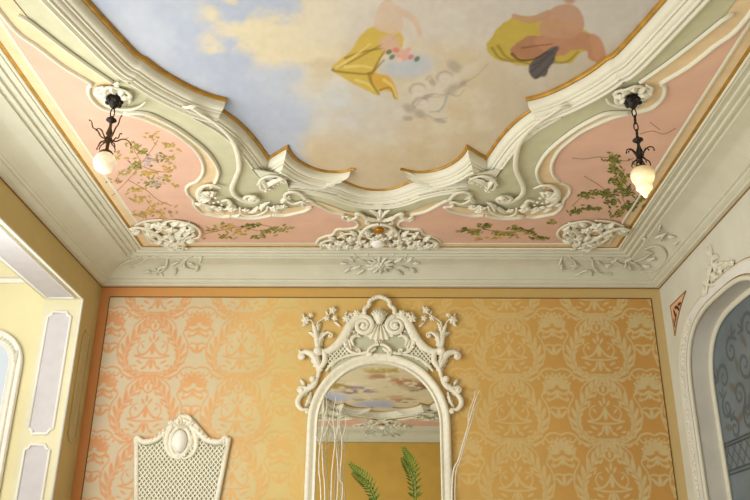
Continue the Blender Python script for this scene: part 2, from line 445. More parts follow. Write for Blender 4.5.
# side room beyond
b = B(); box(b, -6.0, XO, YJ+.02, YJ+.3, 0, 6.2); struct(mesh('wall_side', b, M['yellow'], smooth=False))
b = B(); box(b, -6.2, -6.0, YF, YJ+.3, 0, 1.0); box(b, -6.2, -6.0, 6.6, YJ+.3, 1.0, 6.2); box(b, -6.2, -6.0, YF, 6.6, 6.05, 6.2)
for y in (.2, 1.0, 5.2): box(b, -6.2, -6.0, y, y+.2, 1.0, 6.05)
struct(mesh('wall_window_side', b, M['yellow'], smooth=False))
b = B(); box(b, -6.2, XO, YF, YJ+.3, 6.2, 6.3); struct(mesh('ceiling', b, M['white'], smooth=False))
b = B()
rz = at(8, 282, 'y', YJ+.02).z
box(b, -6.0, XO, YJ-.015, YJ+.05, rz-.018, rz+.022); box(b, -6.0, XO, YJ-.005, YJ+.05, rz+.05, rz+.06)
struct(mesh('trim_2', b, M['white'], smooth=False))
# white corner bead down the jamb and along the opening head
b = B()
tube(b, [(XL, YJ, 0), (XL, YJ, ZS), (XL, 3.2, ZS)], .012, 8, nrm=(1,0,0))
struct(mesh('trim_3', b, M['white']))
# panels: (plane map) -> lavender field + white moulding
def notched(u0, u1, v0, v1, k, kv=None):
    kv = kv or k
    def arc(cx, cy, a0, a1): return [(cx+k*math.cos(a0+(a1-a0)*i/6), cy+kv*math.sin(a0+(a1-a0)*i/6)) for i in range(7)]
    return arc(u0, v0, PI/2, 0)+arc(u1, v0, PI, PI/2)+arc(u1, v1, 3*PI/2, PI)+arc(u0, v1, 0, -PI/2)
def rectp(u0, u1, v0, v1): return [(u0,v0),(u1,v0),(u1,v1),(u0,v1)]
def panel(name, outline, mp, nrm, r=.014):
    b = B(); V = [Vector((p[0], p[1], 0)) for p in outline]
    b.add([mp(p[0], p[1], .004) for p in outline], tessellate_polygon([V])); b.cur = 1
    loop = [mp(p[0], p[1], .006) for p in outline]; loop.append(loop[0])
    tube(b, loop, r, 8, nrm=nrm); return struct(mesh(name, b, [M['lav'], M['white']]))
jm = lambda u, v, h: (u, YJ-.002-h, v)
p0, p1 = at(30, 425, 'y', YJ), at(70, 318, 'y', YJ)
panel('trim_4', notched(XL-.315, XL-.085, 2.93, 4.11, .045), jm, (0,-1,0))
panel('trim_5', notched(XL-.315, XL-.085, 1.75, 2.83, .045), jm, (0,-1,0))
panel('trim_6', rectp(XL-.335, XL-.05, 3.4, YJ-.07), lambda u, v, h: (u, v, ZS-.002-h), (0,0,-1), .013)
lw = lambda u, v, h: (XL+h, u, v)
o = panel('trim_7', notched(YJ+.14, YB-.12, 2.9, 3.98, .05), lw, (1,0,0), .011)
M['panelb'] = mat('beige_panel_paint', (188, 172, 132), .8, noise=.04); o.data.materials[0] = M['panelb']; o.data.materials[1] = M['beige']

# ------------------------------------------------------------------ right wall with an arched painted niche
AC = 6.6; AZS = 3.2
def arch(a, top, n=3., N=60, z0=0., c=AC):
    bb = top-AZS; pts = [(c+a, z0)]
    for i in range(N+1):
        t = PI*i/N; cc, ss = math.cos(t), math.sin(t)
        pts.append((c+a*math.copysign(abs(cc)**(2/n), cc), AZS+bb*abs(ss)**(2/n)))
    pts.append((c-a, z0)); return pts
inn = arch(.92, 3.965)
b = B()
outer = [(YB+.05, 0), (YB+.05, ZC), (YF-.1, ZC), (YF-.1, 0)]
# wall face as strips outside the arch
for i in range(1, len(inn)-2):
    (y0, z0), (y1, z1) = inn[i], inn[i+1]
    b.add([(XR, y0, z0), (XR, y1, z1), (XR, y1, ZC), (XR, y0, ZC)], [(0,1,2,3)])
b.add([(XR, YB+.05, 0), (XR, AC+.92, 0), (XR, AC+.92, ZC), (XR, YB+.05, ZC)], [(0,1,2,3)])
b.add([(XR, YF-.1, 0), (XR, AC-.92, 0), (XR, AC-.92, ZC), (XR, YF-.1, ZC)], [(0,1,2,3)])
struct(mesh('wall_right', b, M['cream'], smooth=False))
DEP = .21
b = B()
b.add([(XR, p[0], p[1]) for p in inn]+[(XR+DEP, p[0], p[1]) for p in inn], [(i, i+1, len(inn)+i+1, len(inn)+i) for i in range(len(inn)-1)])
struct(mesh('trim_8', b, M['reveal']))
def archtube(name, a, top, rad, x, m, flat=1., n=3.):
    b = B(); tube(b, [(x, p[0], p[1]) for p in arch(a, top, n)], rad, 10, flat, (-1,0,0)); return struct(mesh(name, b, m))
archtube('trim_9', .93, 3.975, .022, XR, M['plaster'])
archtube('trim_10', 1.175, 4.085, .014, XR, M['plaster'], .8)
archtube('trim_11', 1.192, 4.10, .005, XR, M['brown'], .6)
archtube('trim_12', .975, 4.0, .005, XR-.004, M['brown'], .6)
# raised white band between the rims
b = B(); A1, A2 = arch(.98, 4.004), arch(1.172, 4.082); n = len(A1)
b.add([(XR-.008, p[0], p[1]) for p in A1]+[(XR-.008, p[0], p[1]) for p in A2], [(i, i+1, n+i+1, n+i) for i in range(n-1)])
M['band'] = mat('white_arch_band', (224, 222, 214), .6, noise=.05, bump=.3, bscale=35)
struct(mesh('trim_13', b, M['band']))
b = B(); tube(b, [(XR+DEP-.015, p[0], p[1]) for p in arch(.905, 3.95)], .03, 10, .7, (-1,0,0)); struct(mesh('trim_14', b, M['plaster']))
# mural
nu, nv = 150, 240
Yg, Zg = np.meshgrid(np.linspace(AC-.92, AC+.92, nu), np.linspace(1.9, 3.97, nv), indexing='ij')
c = np.zeros(Yg.shape+(3,))+LIN((108, 118, 122)); nz = fbm(Yg*4, Zg*4, 21)
c *= (.8+.45*nz)[..., None]
mm = np.zeros(Yg.shape)
def spi(cx, cy, r, a0, turns, d=1, n=22): return [(cx+r*(1-.82*i/n)*math.cos(a0+d*turns*2*PI*i/n), cy+r*(1-.82*i/n)*math.sin(a0+d*turns*2*PI*i/n)) for i in range(n+1)]
for (y, z, r, a, dd) in ((7.27,3.42,.13,0,1),(7.02,3.6,.12,2,-1),(7.3,3.15,.1,1,-1),(6.8,3.42,.14,3,1),(7.0,3.2,.12,4,-1),(6.6,3.7,.13,0,1),(6.62,3.3,.13,2,1),(7.2,2.95,.1,1,1),(6.9,2.98,.1,2,-1),(6.35,3.5,.13,1,-1),(6.1,3.3,.14,0,1)):
    mm = np.maximum(mm, smask(Yg, Zg, spi(y, z, r, a, 1.3, dd), .02, .01, .006))
    q = spi(y, z, r, a, 1.3, dd)[0]
    for k in range(3):
        an = a+k*.8; mm = np.maximum(mm, emask(Yg, Zg, q[0]+.06*math.cos(an), q[1]+.06*math.sin(an), .055, .016, an, .3))
c = mixc(c, LIN((70, 78, 82)), mm*.75)
m2 = np.zeros(Yg.shape)
for (y, z, a, w, an) in ((7.1,3.28,.09,.035,.6),(6.95,3.45,.08,.03,1.4),(7.05,3.02,.1,.03,-.3),(7.33,2.98,.08,.03,.2),(6.75,3.62,.09,.03,1.),(6.7,3.1,.1,.04,.8),(6.45,3.35,.1,.04,.3)):
    m2 = np.maximum(m2, emask(Yg, Zg, y, z, a, w, an, .5))
c = mixc(c, LIN((96, 84, 64)), m2*.6)
for z in (2.86, 2.83, 2.62, 2.59): c = mixc(c, LIN((58, 64, 66)), sstep(.012, .006, np.abs(Zg-z)))
lat = np.minimum(np.abs(((Yg+Zg)*7)%1-.5), np.abs(((Yg-Zg)*7)%1-.5))
c = mixc(c, LIN((70, 76, 78)), sstep(.1, .05, lat)*((Zg < 2.82) & (Zg > 2.63)))
V = np.stack([np.full_like(Yg, XR+DEP), Yg, Zg], -1).reshape(-1, 3)
o = paint_mesh('niche_mural', V, gridfaces(nu, nv), c.reshape(-1, 3), M['mural'])
tag(o, 'dark blue grey mural of scrolling leaves at the back of the arched niche', 'mural')
b = B(); box(b, XR+DEP+.002, XR+DEP+.1, AC-1.1, AC+1.1, 0, 4.2); struct(mesh('wall_niche', b, M['reveal'], smooth=False))
# orange spandrels
def spandrel(sgn):
    b = B()
    if sgn > 0: P = [(7.745, 4.262), (7.29, 4.258), (7.47, 4.17), (7.62, 4.07), (7.70, 3.99), (7.735, 3.95)]
    else: P = [(5.1, 4.262), (5.56, 4.258), (5.40, 4.17), (5.26, 4.07), (5.15, 3.96)]
    b.add([(XR-.004, *p) for p in P], tessellate_polygon([[Vector((p[0], p[1], 0)) for p in P]])); b.cur = 1
    L = [(XR-.004, *p) for p in P]; L.append(L[0]); tube(b, L, .006, 6, nrm=(-1,0,0)); b.cur = 2
    if sgn > 0:
        for y, z, a, w, an in ((7.66,4.16,.05,.018,1.2),(7.6,4.2,.045,.018,.2),(7.7,4.07,.05,.016,1.5),(7.64,4.11,.05,.014,2.2),(7.5,4.2,.05,.016,.1),(7.55,4.17,.03,.02,.8)):
            pts = [(XR-.006, y+a*math.cos(t)*math.cos(an)-w*math.sin(t)*math.sin(an), z+a*math.cos(t)*math.sin(an)+w*math.sin(t)*math.cos(an)) for t in [2*PI*i/10 for i in range(10)]]
            b.add(pts, [tuple(range(10))])
    return mesh('spandrel_panel', b, [M['terra'], M['brown'], M['dark']], smooth=False)
tag(spandrel(1), 'orange triangular painted panel between the arch and the back corner', 'wall panel')
tag(spandrel(-1), 'orange triangular painted panel cut off by the right picture edge', 'wall panel')

# ------------------------------------------------------------------ cornice
def arcprof(p, q, sag, n=8):
    (x0, y0), (x1, y1) = p, q; L = math.hypot(x1-x0, y1-y0); nx, ny = (y1-y0)/L, -(x1-x0)/L
    return [(x0+(x1-x0)*i/n-nx*sag*4*(i/n)*(1-i/n), y0+(y1-y0)*i/n-ny*sag*4*(i/n)*(1-i/n)) for i in range(n+1)]
prof = [(0, 0), (.045, 0), (.05, .012), (.062, .016), (.085, .036), (.088, .05), (.108, .056), (.112, .066)]
prof += arcprof((.115, .068), (.36, .178), .028)
prof += [(.362, .192), (.372, .198), (.388, .196), (.394, .186), (.414, .186), (.418, .204), (.436, .208), (.444, .2), (.466, .2), (.472, .214), (.5, .216), (.508, .206), (.522, .206), (.526, .216), (.526, .23)]
b = B(); sweep(b, rectloop(0), [(o, ZC-(H+z)) for o, z in prof], -1, ZC, closed=True)
sharp(struct(mesh('trim_15', b, M['cornice'])), 25)
b = B(); sweep(b, rectloop(0), [(-.01, -.004), (.008, -.004), (.008, .009), (-.01, .01)], -1, H, closed=True)
struct(mesh('trim_16', b, M['brown'], smooth=False))
# ceiling border bands
def ring(name, d0, d1, dz, m):
    b = B(); sweep(b, rectloop(0), [(d0, dz-.004), (d0, dz), (d1, dz), (d1, dz-.004)], -1, ZC, closed=True); return struct(mesh(name, b, m, smooth=False))
def bead_ring(name, d, w, h, m):
    b = B(); sweep(b, rectloop(0), [(d+w*math.cos(PI*i/6), h*math.sin(PI*i/6)) for i in range(7)], -1, ZC, closed=True); return struct(mesh(name, b, m))
bead_ring('trim_17', .535, .012, .02, M['plaster'])
ring('trim_18', .545, .575, .006, M['gold'])
ring('trim_19', .575, .65, .005, M['peach'])
bead_ring('trim_20', .665, .016, .022, M['plaster'])

# ------------------------------------------------------------------ shaped ceiling frame
REC = .11
ZG = ZC+.095
def cpt(px, py, z=ZG): p = at(px, py, 'z', z); return (p.x, p.y)
def cpath(pl, z=ZG, n=6): return [(p.x, p.y) for p in spline([cpt(*q, z)+(0,) for q in pl], n)]
A_w = [(-1.98, YM), (-1.97, YM+.25)]
Aend = [cpt(*p) for p in [(130,46),(147,59),(165,72),(190,86),(210,94.5),(227,99)]]
Apath = [(p.x, p.y) for p in spline([(x, y, 0) for x, y in [(-1.93, YM), (-1.90, YM+.28)]+Aend], 5)]
Bpath = cpath([(205,100),(217,107),(230,115),(243,125.5),(253,136),(262,147.5),(269,157.5)])
RET = [cpt(269,157.5), cpt(287.5,146)]
Cpath = cpath([(287.5,146),(293,155),(302,162.5),(313,168),(326,171.3),(340,171.8),(354,169)])
Dl = cpath([(288,172.5),(303,173.3),(318,175.5),(332,178.5),(345,182),(357,186.8),(368,189.6),(378,190.2)])
Dpath = [p for p in Dl if p[0] < XC-.01]; Dpath = Dpath+[(XC, Dl[-1][1])]+[mirx(p) for p in reversed(Dpath)]
Ccut = cpt(333, 178.5)
gold_p = [(-.004, -REC), (-.004, -.098), (.002, -.09), (.012, -.088), (.02, -.093), (.024, -REC)]
cove_p = [(.018, -REC), (.02, -.096), (.024, -.088), (.027, -.07), (.033, -.055), (.042, -.044), (.054, -.038), (.064, -.037), (.065, -.028), (.069, -.024), (.076, -.024), (.08, -.03), (.084, -.03), (.087, -.018), (.094, -.008), (.104, -.003), (.114, -.002), (.115, .008), (.12, .013), (.129, .013), (.134, .006), (.136, -.003)]
ridge_p = [(.146, -.001), (.15, .011), (.158, .018), (.168, .018), (.176, .011), (.178, -.003)]
frame_b = B(); gold_b = B(); frame2_b = B(); gold2_b = B()
BRC = Bpath+[RET[1]]+Cpath[1:]
def put_frame(fx, fy):
    def T(path):
        q = [(mirx(p) if fx else p) for p in path]; return [(miry(p) if fy else p) for p in q]
    sd = 1 if (fx == fy) else -1
    # lower layer (B, return, C) and the side run A lying a little deeper
    for path, pr_, sh in ((BRC, cove_p, 2.0), (Apath, cove_p+ridge_p, .25)):
        lo = .012 if pr_ is not cove_p else 0.
        dp = lambda q: [(o, d+lo*(1 if -.1 < d else 0)) for o, d in q]
        sweep(frame_b, T(path), dp(pr_), sd, ZC, shear=sh)
        sweep(gold_b, T(path), dp(gold_p), sd, ZC)
for fx in (0, 1):
    for fy in (0, 1): put_frame(fx, fy)
for fy in (0, 1):
    q = [miry(p) if fy else p for p in Dpath]
    sweep(frame_b, q, [(o, d-.004) for o, d in cove_p+ridge_p], 1 if not fy else -1, ZC)
    sweep(gold_b, q, [(o, d-.004) for o, d in gold_p], 1 if not fy else -1, ZC)
sharp(struct(mesh('trim_21', frame_b, M['plaster'])), 40)
sharp(struct(mesh('trim_22', gold_b, M['gold'])), 40)

# ------------------------------------------------------------------ fresco
half = Apath+Bpath[7:]+[RET[1]]+Cpath[1:]+[p for p in Dl if p[0] > Cpath[-1][0]-.08 and p[0] < XC]
q1 = half+[mirx(p) for p in reversed(half)]
outline = q1+[miry(p) for p in reversed(q1)]
def cloud_colors(px, py, X, Y):
    n1 = fbm(px/46, py/30, 31, 5); n2 = fbm(px/20+9, py/14, 37, 4); n3 = fbm(px/70+4, py/50+2, 41, 4)
    col = np.zeros(px.shape+(3,))+LIN((178, 186, 202))
    col = mixc(col, LIN((192, 196, 204)), sstep(.35, .7, n1)*.7)
    # tan cloud bank over the right and the lower middle
    tan = sstep(-14, 16, (px-306)+(n1-.5)*40+np.clip(110-py, 0, 80)*.12)
    tc_ = mixc(np.zeros(px.shape+(3,))+LIN((212, 192, 154)), LIN((222, 208, 178)), sstep(.35, .75, n2)*.8)
    tc_ = mixc(tc_, LIN((196, 184, 164)), sstep(440, 560, px)*.8)
    tc_ = mixc(tc_, LIN((206, 180, 138)), sstep(130, 165, py)*.55)
    col = col*(1-tan[..., None])+tc_*tan[..., None]
    lb = emask(px, py, 352, 108, 52, 26, .1, .9)*(.35+.9*n2); col = mixc(col, LIN((198, 203, 208)), np.clip(lb, 0, 1)*.75)
    cl = sstep(.42, .6, n1+.22*sstep(66, 46, py)-.0022*np.abs(px-262)-.06*sstep(60, 74, py))
    col = mixc(col, LIN((224, 208, 170)), cl*sstep(190, 215, px)*sstep(420, 330, px)*sstep(74, 58, py))
    col = mixc(col, LIN((206, 202, 200)), sstep(60, 30, py)*sstep(260, 380, px)*.5)
    return col
YEL, YDK, YLT = LIN((208, 176, 62)), LIN((140, 108, 28)), LIN((228, 202, 104))
def paint(px, py, X, Y):
    c = cloud_colors(px, py, X, Y); n = fbm(px/6, py/6, 51, 3)
    P = lambda pts, colr, op=1., soft=1.1: pmask(px+2.2*(n-.5), py+2.2*(n-.5), [(q.x, q.y) for q in spline([a+(0,) for a in pts], 4, True)] if len(pts) > 4 else pts, soft)*op
    def lay(m, colr):
        nonlocal c; c = mixc(c, colr, m)
    def st(pts, w0, w1, colr, op=.8, soft=.8): lay(smask(px, py, sp2(pts, 6), w0, w1, soft)*op, colr)
    # ---- drapery figure left of centre
    lay(emask(px, py, 408, 66, 26, 12, -.1, .5)*.8, LIN((182, 190, 200)))
    body = [(331,69),(340,60),(352,49),(362,34),(380,24),(396,28),(404,40),(398,52),(385,54),(379,64),(377,74),(388,76),(394,84),(398,96),(397,100),(393,97),(391,92),(380,92),(378,96),(366,90),(350,82)]
    lay(P(body, YEL), YEL)
    lay(P([(377,74),(388,76),(394,84),(398,96),(393,92),(380,88),(372,82),(369,72)], 1, 1., 1.), LIN((214, 164, 48)))
    for pts in ([(332,70),(350,62),(372,50),(394,38)], [(334,71),(352,73),(370,73),(384,60)], [(345,58),(362,52),(384,48)], [(372,74),(379,60),(388,46)]): st(pts, 1.2, .8, YDK, .7, .9)
    for pts in ([(336,68),(352,58),(370,44)], [(345,67),(362,66),(372,68)], [(356,80),(368,84),(374,90)], [(384,80),(392,86),(396,96)]): st(pts, 1.6, .8, YLT, .8, 1.)
    st([(369,74),(372,84),(379,94)], 1.8, 1., YDK, .7, 1.); st([(380,90),(390,88),(395,98)], 1.2, .8, YDK, .6)
    lay(emask(px, py, 402, 54, 9, 5, .3, .4)*.9, LIN((216, 166, 138))); lay(emask(px, py, 390, 44, 10, 9, .3, .4)*.9, LIN((214, 172, 146)))
    for x, y, k in ((396,50,0),(404,58,1),(411,57,0),(399,60,2),(408,50,1),(417,59,3),(392,57,3),(389,52,3)):
        lay(emask(px, py, x, y, 3.2, 2.3, x, .4)*.85, [LIN((214,120,96)), LIN((226,160,140)), LIN((232,190,160)), LIN((96,112,72))][k])
    # torso and shawl above the photographed strip
    lay(P([(374,26),(378,8),(388,0),(398,8),(404,26),(396,34),(384,32)], 1)*.85, LIN((214, 184, 156)))
    lay(emask(px, py, 388, -6, 6, 7, 0, .3)*.85, LIN((210, 176, 146))); st([(398,10),(414,20),(420,34)], 4, 2.4, LIN((214, 182, 154)), .85, 1.)
    # ---- grisaille cherubs
    G, GD = LIN((214, 202, 180)), LIN((158, 144, 130))
    for x, y, a, b_, an in ((442,83,17,9,-.5),(432,92,12,9,-.3),(424,105,13,9,-.2),(436,113,11,7,.4),(466,72,16,5,-.5),(448,78,9,6,0),(418,91,7,5,0),(428,103,14,10,.1)): lay(emask(px, py, x, y, a, b_, an, .5)*.62, G)
    for x, y, a, b_, an in ((454,66,7.5,5,.5),(452,90,8,4.5,-.6),(409,108,5.5,4,.2),(420,114,6.5,4,.6),(408,118,5,2.4,0),(432,82,4,2.6,.8),(440,121,6,2.2,.1),(462,84,3,5,.6),(428,97,6,2,-.4)): lay(emask(px+3*(n-.5), py+3*(n-.5), x, y, a, b_, an, .6)*.6, GD)
    for cx, cy, r in ((445,78,6),(418,90,6),(421,104,6)):
        ring_ = np.abs(np.hypot((px-cx)/1.25, py-cy)-r); lay(sstep(2.8, .2, ring_)*.5*sstep(cy+4, cy-3, py+(px-cx)*.4), GD); lay(sstep(r, r-1.6, np.hypot((px-cx)/1.25, py-cy))*.6, LIN((220, 204, 182)))
        for ex in (-2, 1.5): lay(emask(px, py, cx+ex, cy+1, 1., .6, 0, .8)*.22, LIN((130, 114, 100)))
    for pts in ([(424,96),(432,94),(444,95),(450,92)], [(414,108),(424,98),(440,97)], [(430,112),(440,110),(446,98)], [(462,84),(476,76),(488,64)], [(426,80),(430,76),(436,84)], [(427,115),(436,119),(447,118)], [(418,100),(412,104)], [(450,94),(458,96),(464,90)]): st(pts, .8, .4, GD, .5, 1.1)
    st([(447,96),(444,106),(438,112)], 1.1, .7, LIN((160, 168, 178)), .7, 1.)
    # ---- figure with dark wing on the right
    lay(P([(487,44),(494,58),(508,62),(524,66),(546,62),(570,63),(580,54),(598,40),(560,20),(512,18)], 1), LIN((196, 170, 58)))
    for pts in ([(492,48),(500,58),(514,62)], [(498,46),(508,58),(530,64)], [(548,62),(566,62),(578,52)]): st(pts, 1.4, .8, LIN((140, 116, 36)), .7, 1.)
    lay(P([(511,52),(514,46),(530,36),(552,40),(560,44),(548,54),(534,58),(520,58)], 1), LIN((178, 124, 86)))
    lay(P([(534,40),(560,30),(590,34),(596,44),(604,58),(600,62),(596,62),(588,58),(586,50),(574,50),(560,56),(548,54)], 1), LIN((190, 134, 98)))
    lay(P([(590,34),(600,38),(606,54),(602,62),(596,60),(592,48)], 1), LIN((196, 142, 104)))
    lay(P([(529,66),(533,60),(548,50),(558,46),(556,56),(551,66),(544,76),(535,79),(530,74)], 1), LIN((100, 92, 90)))
    for pts in ([(531,72),(542,62),(554,52)], [(536,78),(546,68),(553,58)], [(533,66),(544,58),(556,48)]): st(pts, .8, .5, LIN((70, 60, 58)), .6, .7)
    st([(512,54),(520,60),(534,59),(548,52)], 1.6, .8, LIN((96, 58, 40)), .8); st([(522,48),(536,46),(552,44)], 1., .6, LIN((130, 82, 56)), .7)
    # unseen upper part: torso, second drapery
    lay(P([(540,34),(546,14),(562,4),(578,8),(584,26),(570,38)], 1)*.9, LIN((194, 146, 112))); lay(emask(px, py, 570, -4, 7, 8, .2, .3)*.9, LIN((188, 140, 108)))
    st([(548,14),(530,20),(514,16)], 4, 2.4, LIN((192, 144, 112)), .9, 1.)
    g = c.mean(-1, keepdims=True); c = (g+(c-g)*.88)*.94
    c = c*(.95+.1*n)[..., None]
    return c
def proj(X, Y, z):
    dx, dy, dz = X-CAM.x, Y-CAM.y, z-CAM.z
    w = dx*FW.x+dy*FW.y+dz*FW.z
    return 375+F*(dx*RT.x+dy*RT.y+dz*RT.z)/w, 250-F*(dx*UP.x+dy*UP.y+dz*UP.z)/w
ZP = ZC+REC-.004
def expand(P, d):
    out = []
    for i in range(len(P)):
        a, b_, c = Vector(P[i-1]), Vector(P[i]), Vector(P[(i+1)%len(P)]); t = (c-a)
        t = t.normalized() if t.length > 1e-9 else Vector((1, 0)); out.append((b_.x+t.y*d, b_.y-t.x*d))
    return out
area = sum(outline[i-1][0]*outline[i][1]-outline[i][0]*outline[i-1][1] for i in range(len(outline)))
clip = expand(outline, .02 if area > 0 else -.02)
gx, gy = np.meshgrid(np.linspace(XL+.4, XR-.4, 290), np.linspace(YF+.4, YB-.4, 500), indexing='ij')
near = np.full(gx.shape, 9.)
for i in range(len(outline)): near = np.minimum(near, segdist(gx, gy, outline[i-1], outline[i])[0])
dreg = [(p[0], p[1]+.1) for p in Dpath]+[(p[0], p[1]-.05) for p in reversed(Dpath)]
kp = ~(inside(gx, gy, outline) | (near < .1) | inside(gx, gy, dreg) | inside(gx, gy, [miry(p) for p in dreg]))
gf = gridfaces(290, 500, kp, True); us = np.unique(gf); rr_ = np.zeros(gx.size, int); rr_[us] = np.arange(len(us))
b = B(); b.v = [(float(x), float(y), ZC) for x, y in zip(gx.ravel()[us], gy.ravel()[us])]; b.f = [tuple(int(q) for q in f) for f in rr_[gf]]; b.mi = [0]*len(b.f)
struct(mesh('ceiling', b, M['green'], smooth=False))
Vs, Fs, Cs = [], [], []; off = 0
for (ya, yb, st_) in ((3.6, 6.45, .0068), (-.02, 3.6, .02)):
    xs = np.arange(-2.1, 1.95, st_); ys = np.arange(ya, yb+st_*.5, st_); ys = np.linspace(ya, yb, len(ys))
    X, Y = np.meshgrid(xs, ys, indexing='ij')
    keep = inside(X, Y, clip)
    if ya > 1:
        px, py = proj(X, Y, ZP); c = paint(px, py, X, Y)
    else:
        n1 = fbm(X*1.6+3, Y*1.6, 61, 5); n2 = fbm(X*3+8, Y*3, 63, 4); c = np.zeros(X.shape+(3,))+LIN((212, 196, 160))
        n3 = fbm(X*9+2, Y*5, 67, 4); c = mixc(c, LIN((226, 210, 172)), sstep(.55, .75, n2)*.7)
        for x, y, a, b_, an, cc in ((-.78,2.25,.2,.3,.2,(160,130,60)),(-.42,2.1,.26,.16,0,(136,116,150)),(-.5,1.8,.3,.12,0,(120,100,136)),(-.85,1.65,.35,.08,0,(150,120,84)),(.75,2.2,.4,.3,0,(150,104,76)),(.35,2.45,.3,.2,.3,(176,124,84)),(.95,1.95,.3,.25,0,(124,76,58)),(.5,1.8,.2,.1,0,(110,90,100)),(-.05,2.75,.3,.18,0,(170,130,96)),(0,3.2,.4,.2,0,(178,150,64)),(.35,1.05,.4,.16,.2,(180,136,100)),(.6,.98,.2,.1,.2,(90,92,110)),(.1,1.3,.25,.14,.4,(196,160,124)),(-.45,1.05,.3,.1,0,(180,150,110)),(-.2,.66,.36,.26,0,(158,166,190)),(-1.15,1.25,.5,.3,0,(172,180,202))):
            c = mixc(c, LIN(cc), emask(X+.5*(n2-.5)+.12*(n3-.5), Y+.6*(n1-.5)+.3*(n3-.5), x, y, a, b_, an, .6)*(.9 if cc[2] > 180 else sstep(.36, .56, n3)*.95))
    Vs.append(np.stack([X, Y, np.full_like(X, ZP)], -1).reshape(-1, 3)); f = gridfaces(len(xs), len(ys), keep, True); Fs.append(f+off); Cs.append(c.reshape(-1, 3)); off += X.size
V, Fc, C = np.concatenate(Vs), np.concatenate(Fs), np.concatenate(Cs)
used = np.unique(Fc); re = np.zeros(len(V), int); re[used] = np.arange(len(used))
o = paint_mesh('ceiling_painting', V[used], re[Fc], C[used], M['fresco'])
tag(o, 'large painted sky with drapery, cherubs and clouds filling the framed centre of the ceiling', 'painting')

# ------------------------------------------------------------------ pink panels with peach border
ZPK = ZC-.012
L10 = [cpt(*p, ZPK) for p in [(38,47),(64,67),(93,84)]]
L10b = [(92,84.5),(89,87),(89,93),(92,99),(98,105),(106,109.5),(120,113),(132,115.2),(145,119),(160,125.5),(173,132),(186,141.5),(195,149.5),(201,158.5),(203.5,167),(202,175),(196,182)]
L10c = [(196,182),(190,184),(186.5,188),(188,194),(193,199),(194,203.5),(197,208.5),(203,213),(212,215),(222,216.8),(231,216)]
L10d = [(231,216),(240,217.5),(252,218.2),(263,217),(272,214.8)]
L10e = [(272,214.8),(284,215.5),(297,213),(306,210.5),(312,206.5)]
L10f = [(312,206.5),(304,206),(303,202),(309,200.5),(318,205),(331,211.5),(345,214.5)]
L10g = [(345,214.5),(343,217.5),(347,220),(353,219.5),(358,223),(356,227),(346,228.5),(337,229),(333,234),(325,236),(319,239),(316,244)]
outerY = YB-.665
apex = (XL+.68, 3.52)
up = [apex, cpt(12, 27, ZPK)]+L10
seg = [[(p.x, p.y) for p in spline([q+(0,) for q in up], 5)]]
for s in (L10b, L10c, L10d, L10e, L10f, L10g): seg.append(cpath(s, ZPK, 5))
line10 = [p for k, s in enumerate(seg) for p in (s if k == 0 else s[1:])]
pk = [(XL+.66, outerY)]+[(XL+.66, 3.5)]+line10+[(line10[-1][0], outerY)]
